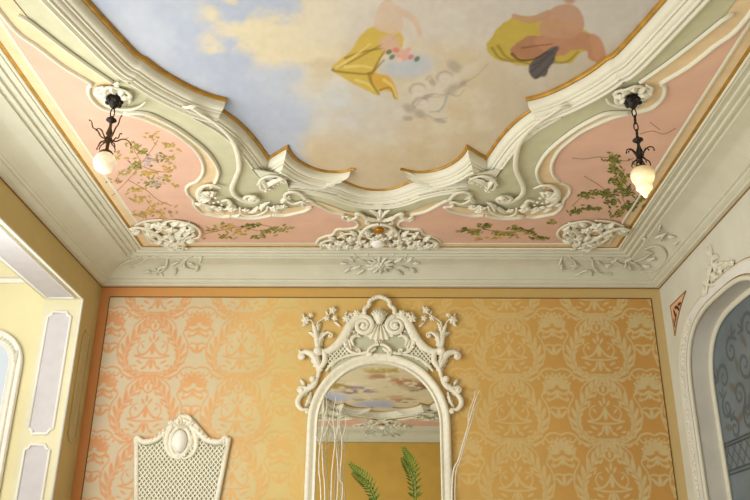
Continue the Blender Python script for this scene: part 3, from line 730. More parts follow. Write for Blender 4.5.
# line 8 (outer edge of the peach band)
L8 = [(62,47),(88,66),(113,83)]
L8b = [(124,113),(146,113.5),(162,120),(178,129),(196,142),(208,153),(215,163),(218.5,172),(216,181),(211,187)]
pe1 = cpath(L8, ZPK, 5); pe2 = cpath(L8b, ZPK, 5)
peach = [(XL+.66, 3.46), (XL+.78, 3.46)]+[cpt(30, 22, ZPK)]+pe1+[cpt(112, 96, ZPK), cpt(110, 106, ZPK)]+pe2+[cpt(211,187,ZPK), cpt(214,206,ZPK), cpt(262,212,ZPK), cpt(300,207,ZPK), cpt(318,202,ZPK), cpt(346,212,ZPK), cpt(378,218,ZPK)]
peach_full = peach+[mirx(p) for p in reversed(peach)]+[(XR-.66, outerY+.02), (XL+.66, outerY+.02)]
for fy in (0, 1):
    T = (lambda P: [miry(p) for p in P]) if fy else (lambda P: P)
    b = B(); poly(b, T(peach_full), ZC-.006); struct(mesh('ceiling', b, M['peach'], smooth=False))
    b = B(); poly(b, T(pk), ZC-.012); poly(b, T([mirx(p) for p in pk]), ZC-.012)
    spray_targets = b
    if not fy:
        # painted flower sprays on the pink ground
        MI = dict(g=1, d=2, e=3, o=4, b=5, l=6)
        def pleaf(px, py, L, w, ang, k):
            b.cur = MI[k]; P = []
            for u, v in ((-1,0),(-.4,.8),(.3,1),(1,0),(.3,-1),(-.4,-.8)):
                P.append((px+math.cos(ang)*u*L-math.sin(ang)*v*w, py+math.sin(ang)*u*L+math.cos(ang)*v*w))
            z = ZC-.0135-random.random()*.0015
            Q = [at(x, y, 'z', z) for x, y in P]; b.add([tuple(q) for q in Q], [(0,1,5),(1,2,4,5),(2,3,4)])
        def twig(pts, w, k='b'):
            b.cur = MI[k]; s = sp2(pts, 5); vs = []
            for i, p in enumerate(s):
                a, c = s[max(i-1,0)], s[min(i+1,len(s)-1)]; d = math.hypot(c[0]-a[0], c[1]-a[1])+1e-6
                nx, ny = -(c[1]-a[1])/d*w, (c[0]-a[0])/d*w
                vs += [tuple(at(p[0]+nx, p[1]+ny, 'z', ZC-.013)), tuple(at(p[0]-nx, p[1]-ny, 'z', ZC-.013))]
            b.add(vs, [(2*i, 2*i+2, 2*i+3, 2*i+1) for i in range(len(s)-1)])
        def clump(cx, cy, rx, ry, n, ks, L=3.2, ang=0., spread=1.0):
            for _ in range(n):
                u = random.gauss(0, .5); v = random.gauss(0, .5)
                pleaf(cx+u*rx, cy+v*ry, L*random.uniform(.6, 1.2), L*.36*random.uniform(.6, 1.2), ang+random.uniform(-spread, spread), random.choice(ks))
        # left panel
        for pts in ([(112,196),(128,180),(140,165),(150,152),(158,140)], [(140,165),(152,170),(166,172),(176,168)], [(150,158),(160,160),(172,157)], [(128,180),(146,190),(158,200),(172,206)], [(134,150),(140,160)], [(150,205),(160,214),(172,222)]): twig(pts, .35)
        for a in ((134,146,8,6,14,'goo'),(152,138,9,5,8,'eeo'),(168,145,8,3.5,6,'eeo'),(142,152,7,5,12,'ggo'),(158,158,10,6,12,'gol'),(170,160,7,5,8,'ooe'),(168,169,8,3.5,8,'eeo'),(136,165,9,6,14,'ggol'),(146,172,10,5,10,'eo'),(152,183,12,6,22,'ggol'),(168,178,7,4,7,'oe'),(122,156,7,6,6,'oe'),(128,172,9,6,9,'oo'),(116,181,9,4,7,'oob'),(140,198,12,5,13,'eeo'),(136,190,9,4,9,'eo'),(150,210,9,5,6,'oe'),(142,214,12,4,12,'ooe'),(168,212,12,4,10,'oeb'),(160,204,9,4,7,'eo'),(176,186,5,2,3,'oe'),(178,150,5,2,3,'oe'),(148,162,5,4,6,'l'),(154,184,5,3,6,'l')):
            clump(a[0], a[1], a[2], a[3], int(a[4]*1.7), a[5], 2.6, 0, 1.1)
        # lower left strip
        for pts in ([(204,234),(222,230),(240,227),(258,231)], [(240,227),(262,225),(284,231)]): twig(pts, .35)
        for a in ((212,230,7,3,9,'go'),(226,227,10,3.5,14,'goe'),(240,231,10,3.5,12,'ooe'),(252,226,9,3.5,14,'gdo'),(268,231,9,3,14,'ggo'),(284,229,9,3,10,'go'),(222,237,12,2.5,10,'go'),(258,237,12,2,10,'go')):
            clump(*a[:4], int(a[4]*1.4), a[5], 2.7, 0, .8)
        # right panel: long climbing spray
        for pts in ([(628,212),(622,196),(617,180),(614,164),(612,152)], [(612,158),(598,157),(584,159),(572,158)], [(617,192),(600,193),(584,196),(572,206)], [(622,198),(634,190),(640,180)], [(584,176),(600,186),(612,196)], [(640,134),(652,131),(664,134),(676,128)], [(650,122),(660,130)], [(614,160),(626,161),(634,158)]): twig(pts, .4)
        for a in ((614,160,7,8,26,'dgg'),(613,168,5,5,14,'dgo'),(622,175,8,5,20,'dgo'),(618,182,9,5,20,'gdo'),(625,190,9,6,22,'dgg'),(598,194,13,4,22,'dg'),(584,195,9,3,14,'dgo'),(610,194,8,4,14,'dg'),(576,212,9,3,12,'dg'),(590,208,10,3,15,'dg'),(630,206,9,5,24,'dg'),(618,214,9,4,16,'dgo'),(640,197,7,5,12,'dgo'),(612,202,8,4,14,'dg'),(634,163,4,3,4,'gb')):
            clump(a[0], a[1], a[2], a[3], int(a[4]*1.6), a[5], 2.6, 0, 1.2)
        # lower right strip
        for pts in ([(460,232),(480,229),(500,232),(524,232),(546,238)],): twig(pts, .35)
        for a in ((464,231,6,2.5,10,'gdo'),(474,232,8,2.5,12,'go'),(487,226,8,3,16,'dgo'),(500,233,9,3,14,'goe'),(516,228,8,3,14,'dgo'),(510,234,9,3,12,'go'),(530,232,8,3,14,'dgo'),(542,238,10,2.5,16,'gdo'),(552,222,5,3,8,'go'),(486,238,12,2,8,'oe')):
            clump(*a[:4], int(a[4]*1.4), a[5], 2.7, 0, .8)
        b.cur = 0
    o = mesh('ceiling', b, [M['pink'], M['sprayg'], M['sprayd'], M['spraye'], M['sprayo'], M['sprayb'], M['sprayl']], smooth=False); struct(o)
# thin white mouldings along the two lines
def flatbead(b, path, w=.016, h=.022, z=ZC-.006, side=1):
    sweep(b, path, [(w*math.cos(PI*i/6), h*math.sin(PI*i/6)) for i in range(7)], side, z)
b = B()
for fx in (0, 1):
    for fy in (0, 1):
        T = lambda P: [(miry(q) if fy else q) for q in [(mirx(p) if fx else p) for p in P]]
        for s in seg: flatbead(b, T(s))
        flatbead(b, T([cpt(18, 15, ZPK), cpt(30, 22, ZPK)]+pe1), .013, .02); flatbead(b, T(pe2), .016, .024)
struct(mesh('trim_23', b, M['plaster']))

# ------------------------------------------------------------------ stucco ornament kit
class Orn:
    """relief ornament on a plane: local axes u, v in the plane, n out of it"""
    def __init__(s, name, label, cat, o, u, v, group=None, flip=False, fy=False, m=None):
        s.o = Vector(o); s.u = Vector(u).normalized(); s.v = Vector(v).normalized(); s.n = s.u.cross(s.v)
        s.flip = flip; s.m = m or M['stucco']; s.zs = .62 if abs(Vector(u).x) > .9 and Vector(v).y < -.9 else 1.
        oo = s.o.copy()
        if flip: oo.x = 2*XC-oo.x
        s.oo = oo
        R = Matrix((s.u, s.v, s.n)).transposed().to_4x4()
        s.root = empty(name, Matrix.Translation(oo) @ R, label, cat, group)
    def P(s, px, py):
        p = hit(px, py, s.o, s.n)-s.o; a, b_ = p.dot(s.u), p.dot(s.v)
        return (-a if s.flip else a, b_)
    def add(s, name, b, m=None, smooth=True, label=None):
        if s.zs != 1.: b.v = [(x, y, z*s.zs) for x, y, z in b.v]
        ob = mesh(name, b, m or s.m, s.root, smooth)
        if label: ob['label'] = label
        return ob
    # --- pieces in photograph pixels on the plane
    def scroll(s, pts, r0, r1=None, r2=None, flat=.8, h=0., name='scroll', curl=None, m=None, n=6, lift=0.):
        P = [s.P(*p) for p in pts]; S_ = spline([(a, b_, h) for a, b_ in P], n)
        S_ = [(p.x, p.y, p.z+lift*math.sin(PI*i/(len(S_)-1))) for i, p in enumerate(S_)]
        b = B(); r1 = r0 if r1 is None else r1; r2 = r1 if r2 is None else r2
        rr = taper(len(S_), r0, r1, r2)
        if curl:   # spiral at the far end: (radius m, turns, direction)
            R_, tn, d = curl; d = -d if s.flip else d
            e, e0 = Vector(S_[-1][:2]), Vector(S_[-3][:2]); t = (e-e0).normalized(); nn = Vector((-t.y, t.x))*d
            cc = e+nn*R_; a0 = math.atan2((e-cc).y, (e-cc).x); K = int(14*tn)
            for i in range(1, K+1):
                f = i/K; q = R_*(1-.8*f); S_.append((cc.x+q*math.cos(a0+d*2*PI*tn*f), cc.y+q*math.sin(a0+d*2*PI*tn*f), h+1.2*rr[-1]*f)); 
            rr += [rr[-1]*(1-.35*i/K) for i in range(1, K+1)]
            ball(b, (cc.x, cc.y, h+rr[-1]*.9), rr[-1]*1.6, .9)
        tube(b, S_, rr, 8, flat)
        return s.add(name, b, m)
    def leafb(s, b, p0, p1, w, bend=0., lift=.03, lobes=4, h=0.):
        a, c = Vector(p0), Vector(p1); d = c-a; L = d.length
        if L < 1e-6: return
        pp = Vector((-d.y, d.x))/L; mid = (a+c)/2+pp*bend*L; NT, NS = 10, 6; vs = []
        for i in range(NT+1):
            t = i/NT; q = a*(1-t)**2+mid*2*t*(1-t)+c*t*t; tg = (mid-a)*(1-t)+(c-mid)*t; tg = tg.normalized(); pn = Vector((-tg.y, tg.x))
            ww = w*(math.sin(PI*min(1, t*.86+.1))**.8)*(1+.28*math.sin(t*lobes*2*PI))
            if i == NT: ww = w*.06
            for j in range(NS+1):
                sx = 2*j/NS-1; hh = h+lift*math.sin(PI*(.15+.8*t))*(1-.75*sx*sx)+(.25*lift if abs(sx) < .1 else 0)-.15*lift
                vs.append((q.x+pn.x*ww*sx, q.y+pn.y*ww*sx, hh))
        b.add(vs, [(i*(NS+1)+j, (i+1)*(NS+1)+j, (i+1)*(NS+1)+j+1, i*(NS+1)+j+1) for i in range(NT) for j in range(NS)])
    def leaf(s, p0, p1, w, bend=0., lift=.03, lobes=4, name='leaf', h=0., m=None):
        b = B(); s.leafb(b, s.P(*p0), s.P(*p1), w, -bend if s.flip else bend, lift, lobes, h); return s.add(name, b, m)
    def flower(s, p, r, n=5, h=.01, name='flower', m=None):
        b = B(); c = s.P(*p); a0 = random.random()*6
        for k in range(n):
            a = a0+2*PI*k/n; q = (c[0]+r*math.cos(a), c[1]+r*math.sin(a)); s.leafb(b, c, q, r*.42, 0, r*.5, 1, h)
        ob = s.add(name, b, m); b = B(); ball(b, (c[0], c[1], (h+r*.3)*s.zs), r*.3); mesh('flower_center', b, m or s.m, ob); return ob
    def bead(s, p, r, h=0., name='bead', fl=.9, m=None):
        b = B(); c = s.P(*p); ball(b, (c[0], c[1], h), r, fl, 12); return s.add(name, b, m)
    def beads(s, pts, r0, r1, name='bead_string', h=0.):
        N = len(pts)
        for i, p in enumerate(pts):
            b = B(); c = s.P(*p); ball(b, (c[0], c[1], h), r0+(r1-r0)*i/max(1, N-1), .9); s.add('bead', b)
    def shell(s, p, r, a0, a1, ribs=7, lift=.03, name='shell', asp=1., m=None):
        b = B(); c = s.P(*p); NA, NR = ribs*6, 6; vs = []
        for i in range(NA+1):
            a = math.radians(a0+(a1-a0)*i/NA); a = PI-a if s.flip else a; w = .5+.5*math.cos(2*PI*ribs*i/NA+PI)
            for j in range(NR+1):
                f = j/NR; q = r*f*(1+.07*w); vs.append((c[0]+q*math.cos(a), c[1]+q*math.sin(a)*asp, lift*math.sin(PI*(.1+.75*f))*(.55+.55*w)))
        b.add(vs, [(i*(NR+1)+j, (i+1)*(NR+1)+j, (i+1)*(NR+1)+j+1, i*(NR+1)+j+1) for i in range(NA) for j in range(NR)])
        return s.add(name, b, m)
    def foliage(s, spots, w=.018, lift=.025, name='foliage'):
        """small leaf tufts: each spot (x, y, length px, angle deg)"""
        for x, y, L, an in spots:
            a = math.radians(an); s.leaf((x, y), (x+L*math.cos(a), y-L*math.sin(a)), w*random.uniform(.8, 1.2), random.uniform(-.25, .25), lift, 3, name)
CU, CV = (1,0,0), (0,-1,0)
ZO = ZC-.022

def rocaille(fx, lab):
    O = Orn('stucco_cartouche', lab, 'stucco ornament', at(248, 198, 'z', ZO), CU, CV, 'stucco cartouches at the lower frame corners', fx)
    # big S scroll ending in the volute
    O.scroll([(190,106),(202,114),(214,121.5),(226,132),(234,143),(238,155),(239,168),(235,179),(232,188),(235,195),(243,200)], .013, .021, .024, .75, .012, curl=(.085, 1.6, 1), n=5)
    O.bead((254,194), .036, .06, 'volute_eye')
    # wing under the frame corner
    O.scroll([(258,184),(262,178),(270,175),(280,176),(286,180)], .014, .016, .008, h=.02, curl=(.03, 1.2, -1))
    O.scroll([(270,190),(262,188),(260,182),(265,179)], .018, .014, .008, h=.02)
    O.leaf((266,187), (286,178), .035, .2, .045); O.leaf((268,190), (258,178), .03, -.2, .05)
    O.beads([(266,189),(270,187),(274,184),(278,182),(282,181)], .013, .006, h=.04)
    # big shell on the left with fat rim
    O.scroll([(222,187),(213,184),(204,185),(199,190),(199,197),(204,203),(212,206)], .012, .026, .02, h=.02, curl=(.025, 1., 1))
    O.shell((212,197), .13, 60, 230, 6, .05)
    O.beads([(209,191),(212,194),(216,196),(219,200),(214,201),(222,203)], .022, .014, h=.03)
    # rocaille run along the lower edge
    O.scroll([(222,200),(228,199),(231,203),(227,208),(220,207)], .016, .02, .012, h=.02, curl=(.02, 1., -1))
    O.scroll([(240,206),(241,212),(248,215),(258,214),(266,210),(268,205)], .01, .018, .012, h=.02)
    O.scroll([(284,194),(287,200),(294,203),(302,201),(306,203)], .013, .018, .012, h=.015)
    O.scroll([(306,199),(300,193),(292,191),(286,193),(286,197),(291,198)], .02, .018, .01, h=.015)
    for p, r in (((232,208),.055),((275,207),.055),((219,208),.045),((246,209),.04),((284,205),.035)): O.flower(p, r, 5, .02)
    for a, b_, w, bd in (((226,206),(236,212),.028,.2),((236,207),(228,199),.025,.2),((248,212),(258,206),.028,-.3),((262,211),(270,202),.028,.3),((270,209),(282,212),.025,.2),((276,205),(288,208),.024,-.2),((205,207),(214,212),.024,.2),((203,204),(194,203),.022,0),((282,203),(290,196),.024,.2),((214,206),(226,213),.022,.1),((240,214),(232,216),.02,.1),((204,196),(210,204),.022,.2)): O.leaf(a, b_, w, bd, .04)
    # spike leaves on the green ground
    O.leaf((196,106), (182,107), .02, .1, .03, 1)
    return O
ROC = [rocaille(False, 'white shell and volute stucco ornament below the left frame corner'),
       rocaille(True, 'white shell and volute stucco ornament below the right frame corner')]

def centre_piece():
    O = Orn('stucco_crest', 'white stucco bouquet crest with gold nut at middle of the back ceiling border', 'stucco ornament', at(379, 236, 'z', ZO), CU, CV)
    for sgn in (-1, 1):
        X = lambda x: 379.5+sgn*(379.5-x) if sgn > 0 else x
        Q = lambda L: [(x if sgn < 0 else 759-x, y) for x, y in L]
        O.scroll(Q([(346,215),(351,218),(357,216),(357,212.5),(362,214),(367,218),(366,222)]), .014, .024, .012, h=.02, curl=(.02, 1., -sgn))
        O.leaf(*Q([(381 if sgn < 0 else 378,219),(369,210)]), .026, .25*sgn, .05); O.leaf(*Q([(380,220),(360,214)]), .022, -.2*sgn, .05)
        O.scroll(Q([(358,246),(359,238),(363,230),(370,224.5),(379.5,222.5)]), .016, .022, .024, h=.03)
        O.scroll(Q([(322,248),(321,243),(326,240),(334,239),(336,243),(331,246)]), .014, .018, .01, h=.02)
        O.scroll(Q([(338,237),(345,233),(354,233),(358,236),(352,239)]), .014, .018, .01, h=.02)
        for p, r in (((330,244),.06),((341,241),.065),((351,237),.06),((347,245),.06),((361,240),.06),((369,232),.05),((338,246.5),.045),((358,246),.05),((368,243),.05)): O.flower(Q([p])[0], r, 5, .03)
        for a, b_ in (((326,246),(320,242)),((334,240),(328,236)),((345,238),(340,232)),((352,243),(346,239)),((356,236),(350,231)),((364,236),(358,230)),((364,246),(372,240)),((342,246),(334,242)),((366,228),(372,233)),((372,238),(364,234)),((353,247),(362,243)),((328,247.5),(337,244))):
            O.leaf(*Q([a, b_]), .032, .2*sgn, .06)
    O.leaf((380,221), (380.5,209), .028, 0, .05)
    O.bead((379.4,227.5), .05, .05, 'gilded_nut', .8, M['nut'])
    b = B(); c = O.P(378, 239.5)
    vs = [(.0, .02), (.05, .015), (.065, .0), (.06, -.03), (.03, -.05)]
    ball(b, (c[0], c[1]+.02, .06), .055, .8, 14); ball(b, (c[0], c[1]-.02, .065), .07, .8, 14); O.add('urn', b, M['white'], label='bright white small urn at the foot of the bouquet')
    for x, y in ((374,236),(384,236),(379,239),(379,233)): O.flower((x, y), .045, 5, .05)
    return O
CREST = centre_piece()

def corner_piece(fx, lab):
    O = Orn('corner_stucco', lab, 'stucco ornament', at(162, 232, 'z', ZO), CU, CV, 'stucco pieces in the ceiling corners', fx)
    b = B(); q_ = [O.P(*p) for p in [(131,229),(137,225),(146,221),(163,219.5),(172,220),(183,221.5),(192,224.5),(198,230),(197,236),(190,240),(185,246),(160,246),(146,238)]]
    b.add([(x, y, -.012) for x, y in q_], tessellate_polygon([[Vector((x, y, 0)) for x, y in q_]])); O.add('backing_plate', b, M['peach'], False, 'peach painted ground')
    O.scroll([(129,228),(138,226),(150,229),(160,235),(170,240),(181,243)], .02, .03, .016, h=.03, curl=(.03, 1.1, 1))
    O.scroll([(135,225),(144,221),(153,219.5),(163,219)], .012, .014, .012, h=.012)
    O.scroll([(163,222),(172,219.5),(183,221),(193,224),(200,230),(199,236),(192,238)], .014, .016, .014, h=.02, curl=(.025, 1., -1))
    O.scroll([(184,248),(183,241),(188,236),(194,234),(190,229),(184,230)], .018, .022, .012, h=.025)
    O.scroll([(150,236),(158,241),(168,246),(178,249),(188,247)], .016, .024, .014, h=.02)
    O.scroll([(156,231),(163,228),(170,231),(168,236)], .018, .02, .012, h=.03, curl=(.02, 1., 1))
    for p, r in (((162,223.5),.07),((172,228),.06),((180,236),.055),((190,229),.055),((168,242),.055),((150,233),.05),((177,245),.05),((134,228),.045)): O.flower(p, r, 5, .03)
    for a, b_, bd in (((140,229),(131,233),.2),((152,225),(144,222),.2),((160,229),(152,224),-.2),((172,225),(180,222),.2),((176,232),(186,226),-.2),((186,241),(196,240),.2),((174,238),(164,241),.2),((162,239),(154,243),.2),((176,248),(166,247),.1),((182,232),(174,234),.2),((196,228),(188,224),.2),((168,234),(176,240),.2),((146,231),(156,237),.2),((156,226),(166,229),.2),((148,227),(158,224),.2),((166,226),(178,230),-.2),((184,236),(194,230),.2),((170,246),(182,241),.2),((158,238),(170,236),.2),((178,224),(190,222),-.1),((186,245),(178,238),.2),((144,226),(152,232),.2)): O.leaf(a, b_, .032, bd, .06)
corner_piece(False, 'white leafy stucco piece in the back left ceiling corner')
corner_piece(True, 'white leafy stucco piece in the back right ceiling corner')

# low relief on the cove
def cove_frame(side):
    a, z0, z1 = .235, .115, .178
    if side == 'back': o = Vector((XC, YB-.24, H+.108)); d = Vector((0, -.245, .11)).normalized(); u = Vector((1,0,0)); v = d
    else: o = Vector((XR-.24, 7.4, H+.108)); v = Vector((-.245, 0, .11)).normalized(); u = Vector((0,-1,0))
    return o, u, v
o_, u_, v_ = cove_frame('back')
n_ = u_.cross(v_); o_ = o_-n_*.018
O = Orn('cove_relief', 'white low relief flower spray on the cove above the big mirror', 'stucco ornament', o_, u_, v_, m=M['cornice'])
for k in range(12):
    a = 2*PI*k/12; O.leaf((380+3*math.cos(a), 265+1.5*math.sin(a)), (380+15*math.cos(a), 265+9*math.sin(a)), .02, .15, .035, 3)
O.flower((380,265), .06, 6, .02)
for sgn in (-1, 1):
    for x, y, L, an in ((14,262,10,30),(20,266,11,-20),(26,262,9,40),(30,268,8,-40),(16,270,9,-35),(24,258,8,60),(12,257,8,70),(33,264,7,5)):
        O.foliage([(380+sgn*x, y, L, an if sgn > 0 else 180-an)], .018, .03, 'leaf')
COVE = O
def cove_corner(fx, lab):
    O = Orn('cove_corner_relief', lab, 'stucco ornament', o_, u_, v_, 'low reliefs on the cove corners', fx, m=M['cornice'])
    for pts in ([(176,252),(168,258),(166,266),(160,272),(150,272)], [(158,256),(148,258),(140,263),(130,266)], [(190,256),(184,262),(186,268),(196,270)], [(118,268),(126,262),(138,258)]):
        O.scroll(pts, .008, .012, .006, h=.004, curl=(.02, 1., 1))
    for k in range(16):
        O.foliage([(random.uniform(128, 200), random.uniform(255, 272), random.uniform(6, 10), random.uniform(0, 360))], .014, .022, 'leaf')
cove_corner(False, 'faint leafy low relief on the cove at the back left corner')
cove_corner(True, 'faint leafy low relief on the cove at the back right corner')
os_, us_, vs_ = cove_frame('right'); ns_ = us_.cross(vs_); os_ = os_-ns_*.018
O = Orn('cove_side_relief', 'white oval scroll low relief on the right cove beside the back corner', 'stucco ornament', os_, us_, vs_, m=M['cornice'])
O.scroll([(640,272),(655,270),(664,262),(666,254),(662,248),(654,246),(645,249)], .008, .012, .008, h=.004, curl=(.03, 1., 1))
O.scroll([(634,262),(644,258),(652,252)], .006, .01, .006, h=.004)
for x, y, L, an in ((655,238,10,20),(662,241,9,60),(668,236,8,-10),(648,240,9,150),(655,258,9,200),(660,232,8,80),(672,244,7,20),(650,266,8,180)): O.foliage([(x, y, L, an)], .016, .026, 'leaf')

# ------------------------------------------------------------------ pendant lamps and their rosettes
def rosette(px, py, lab, k):
    p = at(px, py, 'z', ZO)
    O = Orn('ceiling_rosette', lab, 'ceiling rosette', p, CU, CV, 'stucco rosettes above the lamps')
    b = B()
    vs = [(.115*math.cos(t)*(1+.08*math.sin(5*t)), .1*math.sin(t)*(1+.08*math.sin(5*t)), .006+.01*math.cos(3*t)) for t in [2*PI*i/36 for i in range(37)]]
    tube(b, vs, .017, 8, .8); O.add('rim', b)
    for i in range(8):
        a = 2*PI*i/8+k; b = B(); O.leafb(b, (.05*math.cos(a), .05*math.sin(a)), (.125*math.cos(a+.4), .12*math.sin(a+.4)), .026, .3, .045, 3); O.add('leaf', b)
    return O, p
def pendant(base, zs, lab, kind):
    """base point on the ceiling; zs: heights of the pieces"""
    x, y = base.x, base.y
    root = empty('pendant_lamp', Matrix.Translation((x, y, ZC-.014)), lab, 'lamp')
    L = lambda z: z-(ZC-.014)
    b = B(); lathe(b, [(.0, 0), (.055, 0), (.062, -.018), (.046, -.036), (.034, -.05), (.016, -.075), (0, -.08)], 18)
    for k in range(6):
        a = 2*PI*k/6; ball(b, (.046*math.cos(a), .046*math.sin(a), -.028), .02)
    mesh('canopy', b, M['iron'], root)
    # chain
    z0, z1 = L(ZC-.1), L(zs['cap'])+.02; n = max(1, round((z0-z1)/(.052 if kind == 'vase' else .06))); st = (z0-z1)/n
    for i in range(n):
        zc = z0-st*(i+.5); b = B(); pts = []
        for q in range(17):
            t = 2*PI*q/16; u, w = .014*math.cos(t), (st*.5+.006)*math.sin(t)
            pts.append((u, 0, zc+w) if i%2 == 0 else (0, u, zc+w))
        tube(b, pts, .0045, 6, nrm=(0,1,0) if i%2 == 0 else (1,0,0)); mesh('chain_link', b, M['iron'], root)
    zc = L(zs['cap']); b = B(); lathe(b, [(0, .028), (.012, .026), (.014, .012), (.034, .004), (.036, -.004), (.022, -.012), (.012, -.026), (0, -.03)], 18, (0, 0, zc)); mesh('cap_disc', b, M['iron'], root)
    zg = L(zs['neck']); b = B()
    h = zc-zg
    lathe(b, [(.008, zc-.02), (.012, zc-.25*h), (.024, zc-.42*h), (.014, zc-.5*h), (.028, zc-.58*h), (.014, zc-.68*h), (.011, zc-.86*h), (.02, zg+.008), (0, zg)], 14); mesh('stem', b, M['bronze'] if kind == 'globe' else M['iron'], root)
    zm = zc-.6*h
    for k in range(6):
        a = 2*PI*k/6+.3; c, s = math.cos(a), math.sin(a)
        if kind == 'globe': pl = [(.012, 0), (.05, .015), (.08, .06), (.11, .075), (.125, .12), (.14, .128)] if k%2 else [(.012, 0), (.05, -.005), (.09, .02), (.13, .012), (.15, -.015)]
        else: pl = [(.012, 0), (.035, .03), (.065, .048), (.095, .036), (.102, .012)] if k%2 else [(.012, 0), (.03, .03), (.048, .066), (.062, .076), (.075, .066)]
        b = B(); S_ = spline([(r*c, r*s, zm+dz) for r, dz in pl], 4); tube(b, S_, taper(len(S_), .006, .005, .003), 6, nrm=(-s, c, .01)); 
        ball(b, S_[-1], .006); mesh('arm', b, M['bronze'] if kind == 'globe' else M['iron'], root)
        if kind == 'globe' or True:
            b = B(); pl2 = [(.012, 0), (.03, -.03), (.05, -.05), (.06, -.085), (.055, -.1)]
            a2 = a+.5; S_ = spline([(r*math.cos(a2), r*math.sin(a2), zm+dz*.75) for r, dz in pl2], 3); tube(b, S_, taper(len(S_), .005, .0045, .003), 6, nrm=(-math.sin(a2), math.cos(a2), .01)); mesh('leaf_hook', b, M['bronze'] if kind == 'globe' else M['iron'], root)
    b = B(); lathe(b, [(.014, zg+.014), (.04, zg+.008), (.048, zg-.006), (.045, zg-.012)], 18); mesh('shade_holder', b, M['bronze'], root)
    zb = L(zs['bottom']); b = B(); hh = zg-zb
    if kind == 'globe':
        R = hh*.4; N = 16
        pr = [(max(.0, R*math.sin(PI*i/N)), -R*(1-math.cos(PI*i/N))) for i in range(1, N+1)]; pr[0] = (.04, -.006)
        m = glow('frosted_globe_glass', (212, 202, 182), (255, 230, 190), .2, .62, -1.9*R, -.9*R)
        R0 = R
    else:
        pr = [(.045, 0), (.07, -.05*hh), (.088, -.15*hh), (.09, -.28*hh), (.082, -.4*hh), (.064, -.52*hh), (.058, -.58*hh), (.062, -.63*hh), (.06, -.7*hh), (.045, -.76*hh), (.034, -.8*hh), (.036, -.83*hh), (.018, -.9*hh), (.014, -.94*hh), (.012, -.97*hh), (0, -hh)]
        m = glow('frosted_vase_glass', (216, 198, 166), (255, 220, 160), .26, 1.05, -hh*.12, -hh*.5)
    if kind != 'globe': pr = [(r*.87, z) for r, z in pr]
    lathe(b, pr, 24); ob = mesh('glass_shade', b, m, root); ob.location = (0, 0, zg if kind != 'globe' else zg)
    return root
def zat(px, py, y): return at(px, py, 'y', y).z
OL, pl = rosette(114, 96, 'white stucco rosette above the left globe lamp', .2)
pL = at(115, 97, 'z', ZC)
pendant(pL, dict(cap=zat(113, 120, pL.y), neck=zat(109, 153, pL.y), bottom=zat(106, 178, pL.y)), 'left hanging lamp with round frosted glass globe and curled metal arms', 'globe')
OR, prr = rosette(632, 95, 'white stucco rosette above the right vase shaped lamp', .5)
pR = at(632, 97, 'z', ZC)
pendant(pR, dict(cap=zat(638, 140, pR.y), neck=zat(641.5, 168, pR.y), bottom=zat(645, 198, pR.y)), 'right hanging lamp on a long black chain with vase shaped glass shade', 'vase')
for O, sg in ((OL, 1), (OR, -1)):   # tail scroll beside each rosette
    if sg > 0:
        O.scroll([(104,104),(116,108),(130,109),(140,106),(146,101)], .01, .02, .006, h=.01); O.scroll([(96,92),(97,88),(104,86)], .014, .014, .01, h=.01); O.scroll([(119,86),(116,84),(119,82)], .012, .018, .012, h=.01)
    else:
        O.scroll([(646,102),(634,105),(622,106),(610,103),(606,98)], .01, .02, .006, h=.01); O.scroll([(650,92),(652,88),(646,84)], .014, .014, .01, h=.01)

# ------------------------------------------------------------------ big carved mirror
XM = -.077; WU, WV = (1,0,0), (0,0,1)
def wall_at(px, py): p = at(px, py, 'y', YB); return p.x, p.z
O = Orn('wall_mirror', 'tall arched wall mirror in white carved frame with shell crest and lattice', 'mirror', (XM, YB-.012, 3.1), WU, WV, m=M['frame'])
zc = 3.115-3.1; RO_, RI = .70, .615
def archpts(R, z0, N=40): return [(R, z0)]+[(R*math.cos(PI*i/N), zc+R*1.02*math.sin(PI*i/N)) for i in range(N+1)]+[(-R, z0)]
ZB0 = 1.25-3.1
b = B(); P = archpts(.63, ZB0); b.add([(x, y, .006) for x, y in P], [tuple(range(len(P)))]); O.add('mirror_glass', b, M['glass'], False)
b = B(); P = archpts(.64, ZB0); b.add([(x, y, .002) for x, y in P], [tuple(range(len(P)))]); O.add('backing', b, M['frame'], False)
b = B(); pr = [(-.03, .004), (-.03, .03), (-.022, .04), (-.01, .036), (.0, .026), (.012, .03), (.03, .05), (.05, .056), (.066, .048), (.075, .03), (.078, .0)]
def swlocal(b, path, prof):
    P = [Vector(p) for p in path]; N = len(P); K = len(prof); vs = []
    for i in range(N):
        t = (P[min(i+1,N-1)]-P[max(i-1,0)]).normalized(); nn = Vector((t.y, -t.x))
        for o, h in prof: vs.append((P[i].x+nn.x*o, P[i].y+nn.y*o, h))
    b.add(vs, [(i*K+j, (i+1)*K+j, (i+1)*K+j+1, i*K+j+1) for i in range(N-1) for j in range(K-1)])
swlocal(b, archpts(.625, ZB0), pr); sharp(O.add('arch_frame', b), 50)
b = B(); box(b, -.7, .7, ZB0-.06, ZB0+.03, 0, .05); O.add('bottom_rail', b, smooth=False)
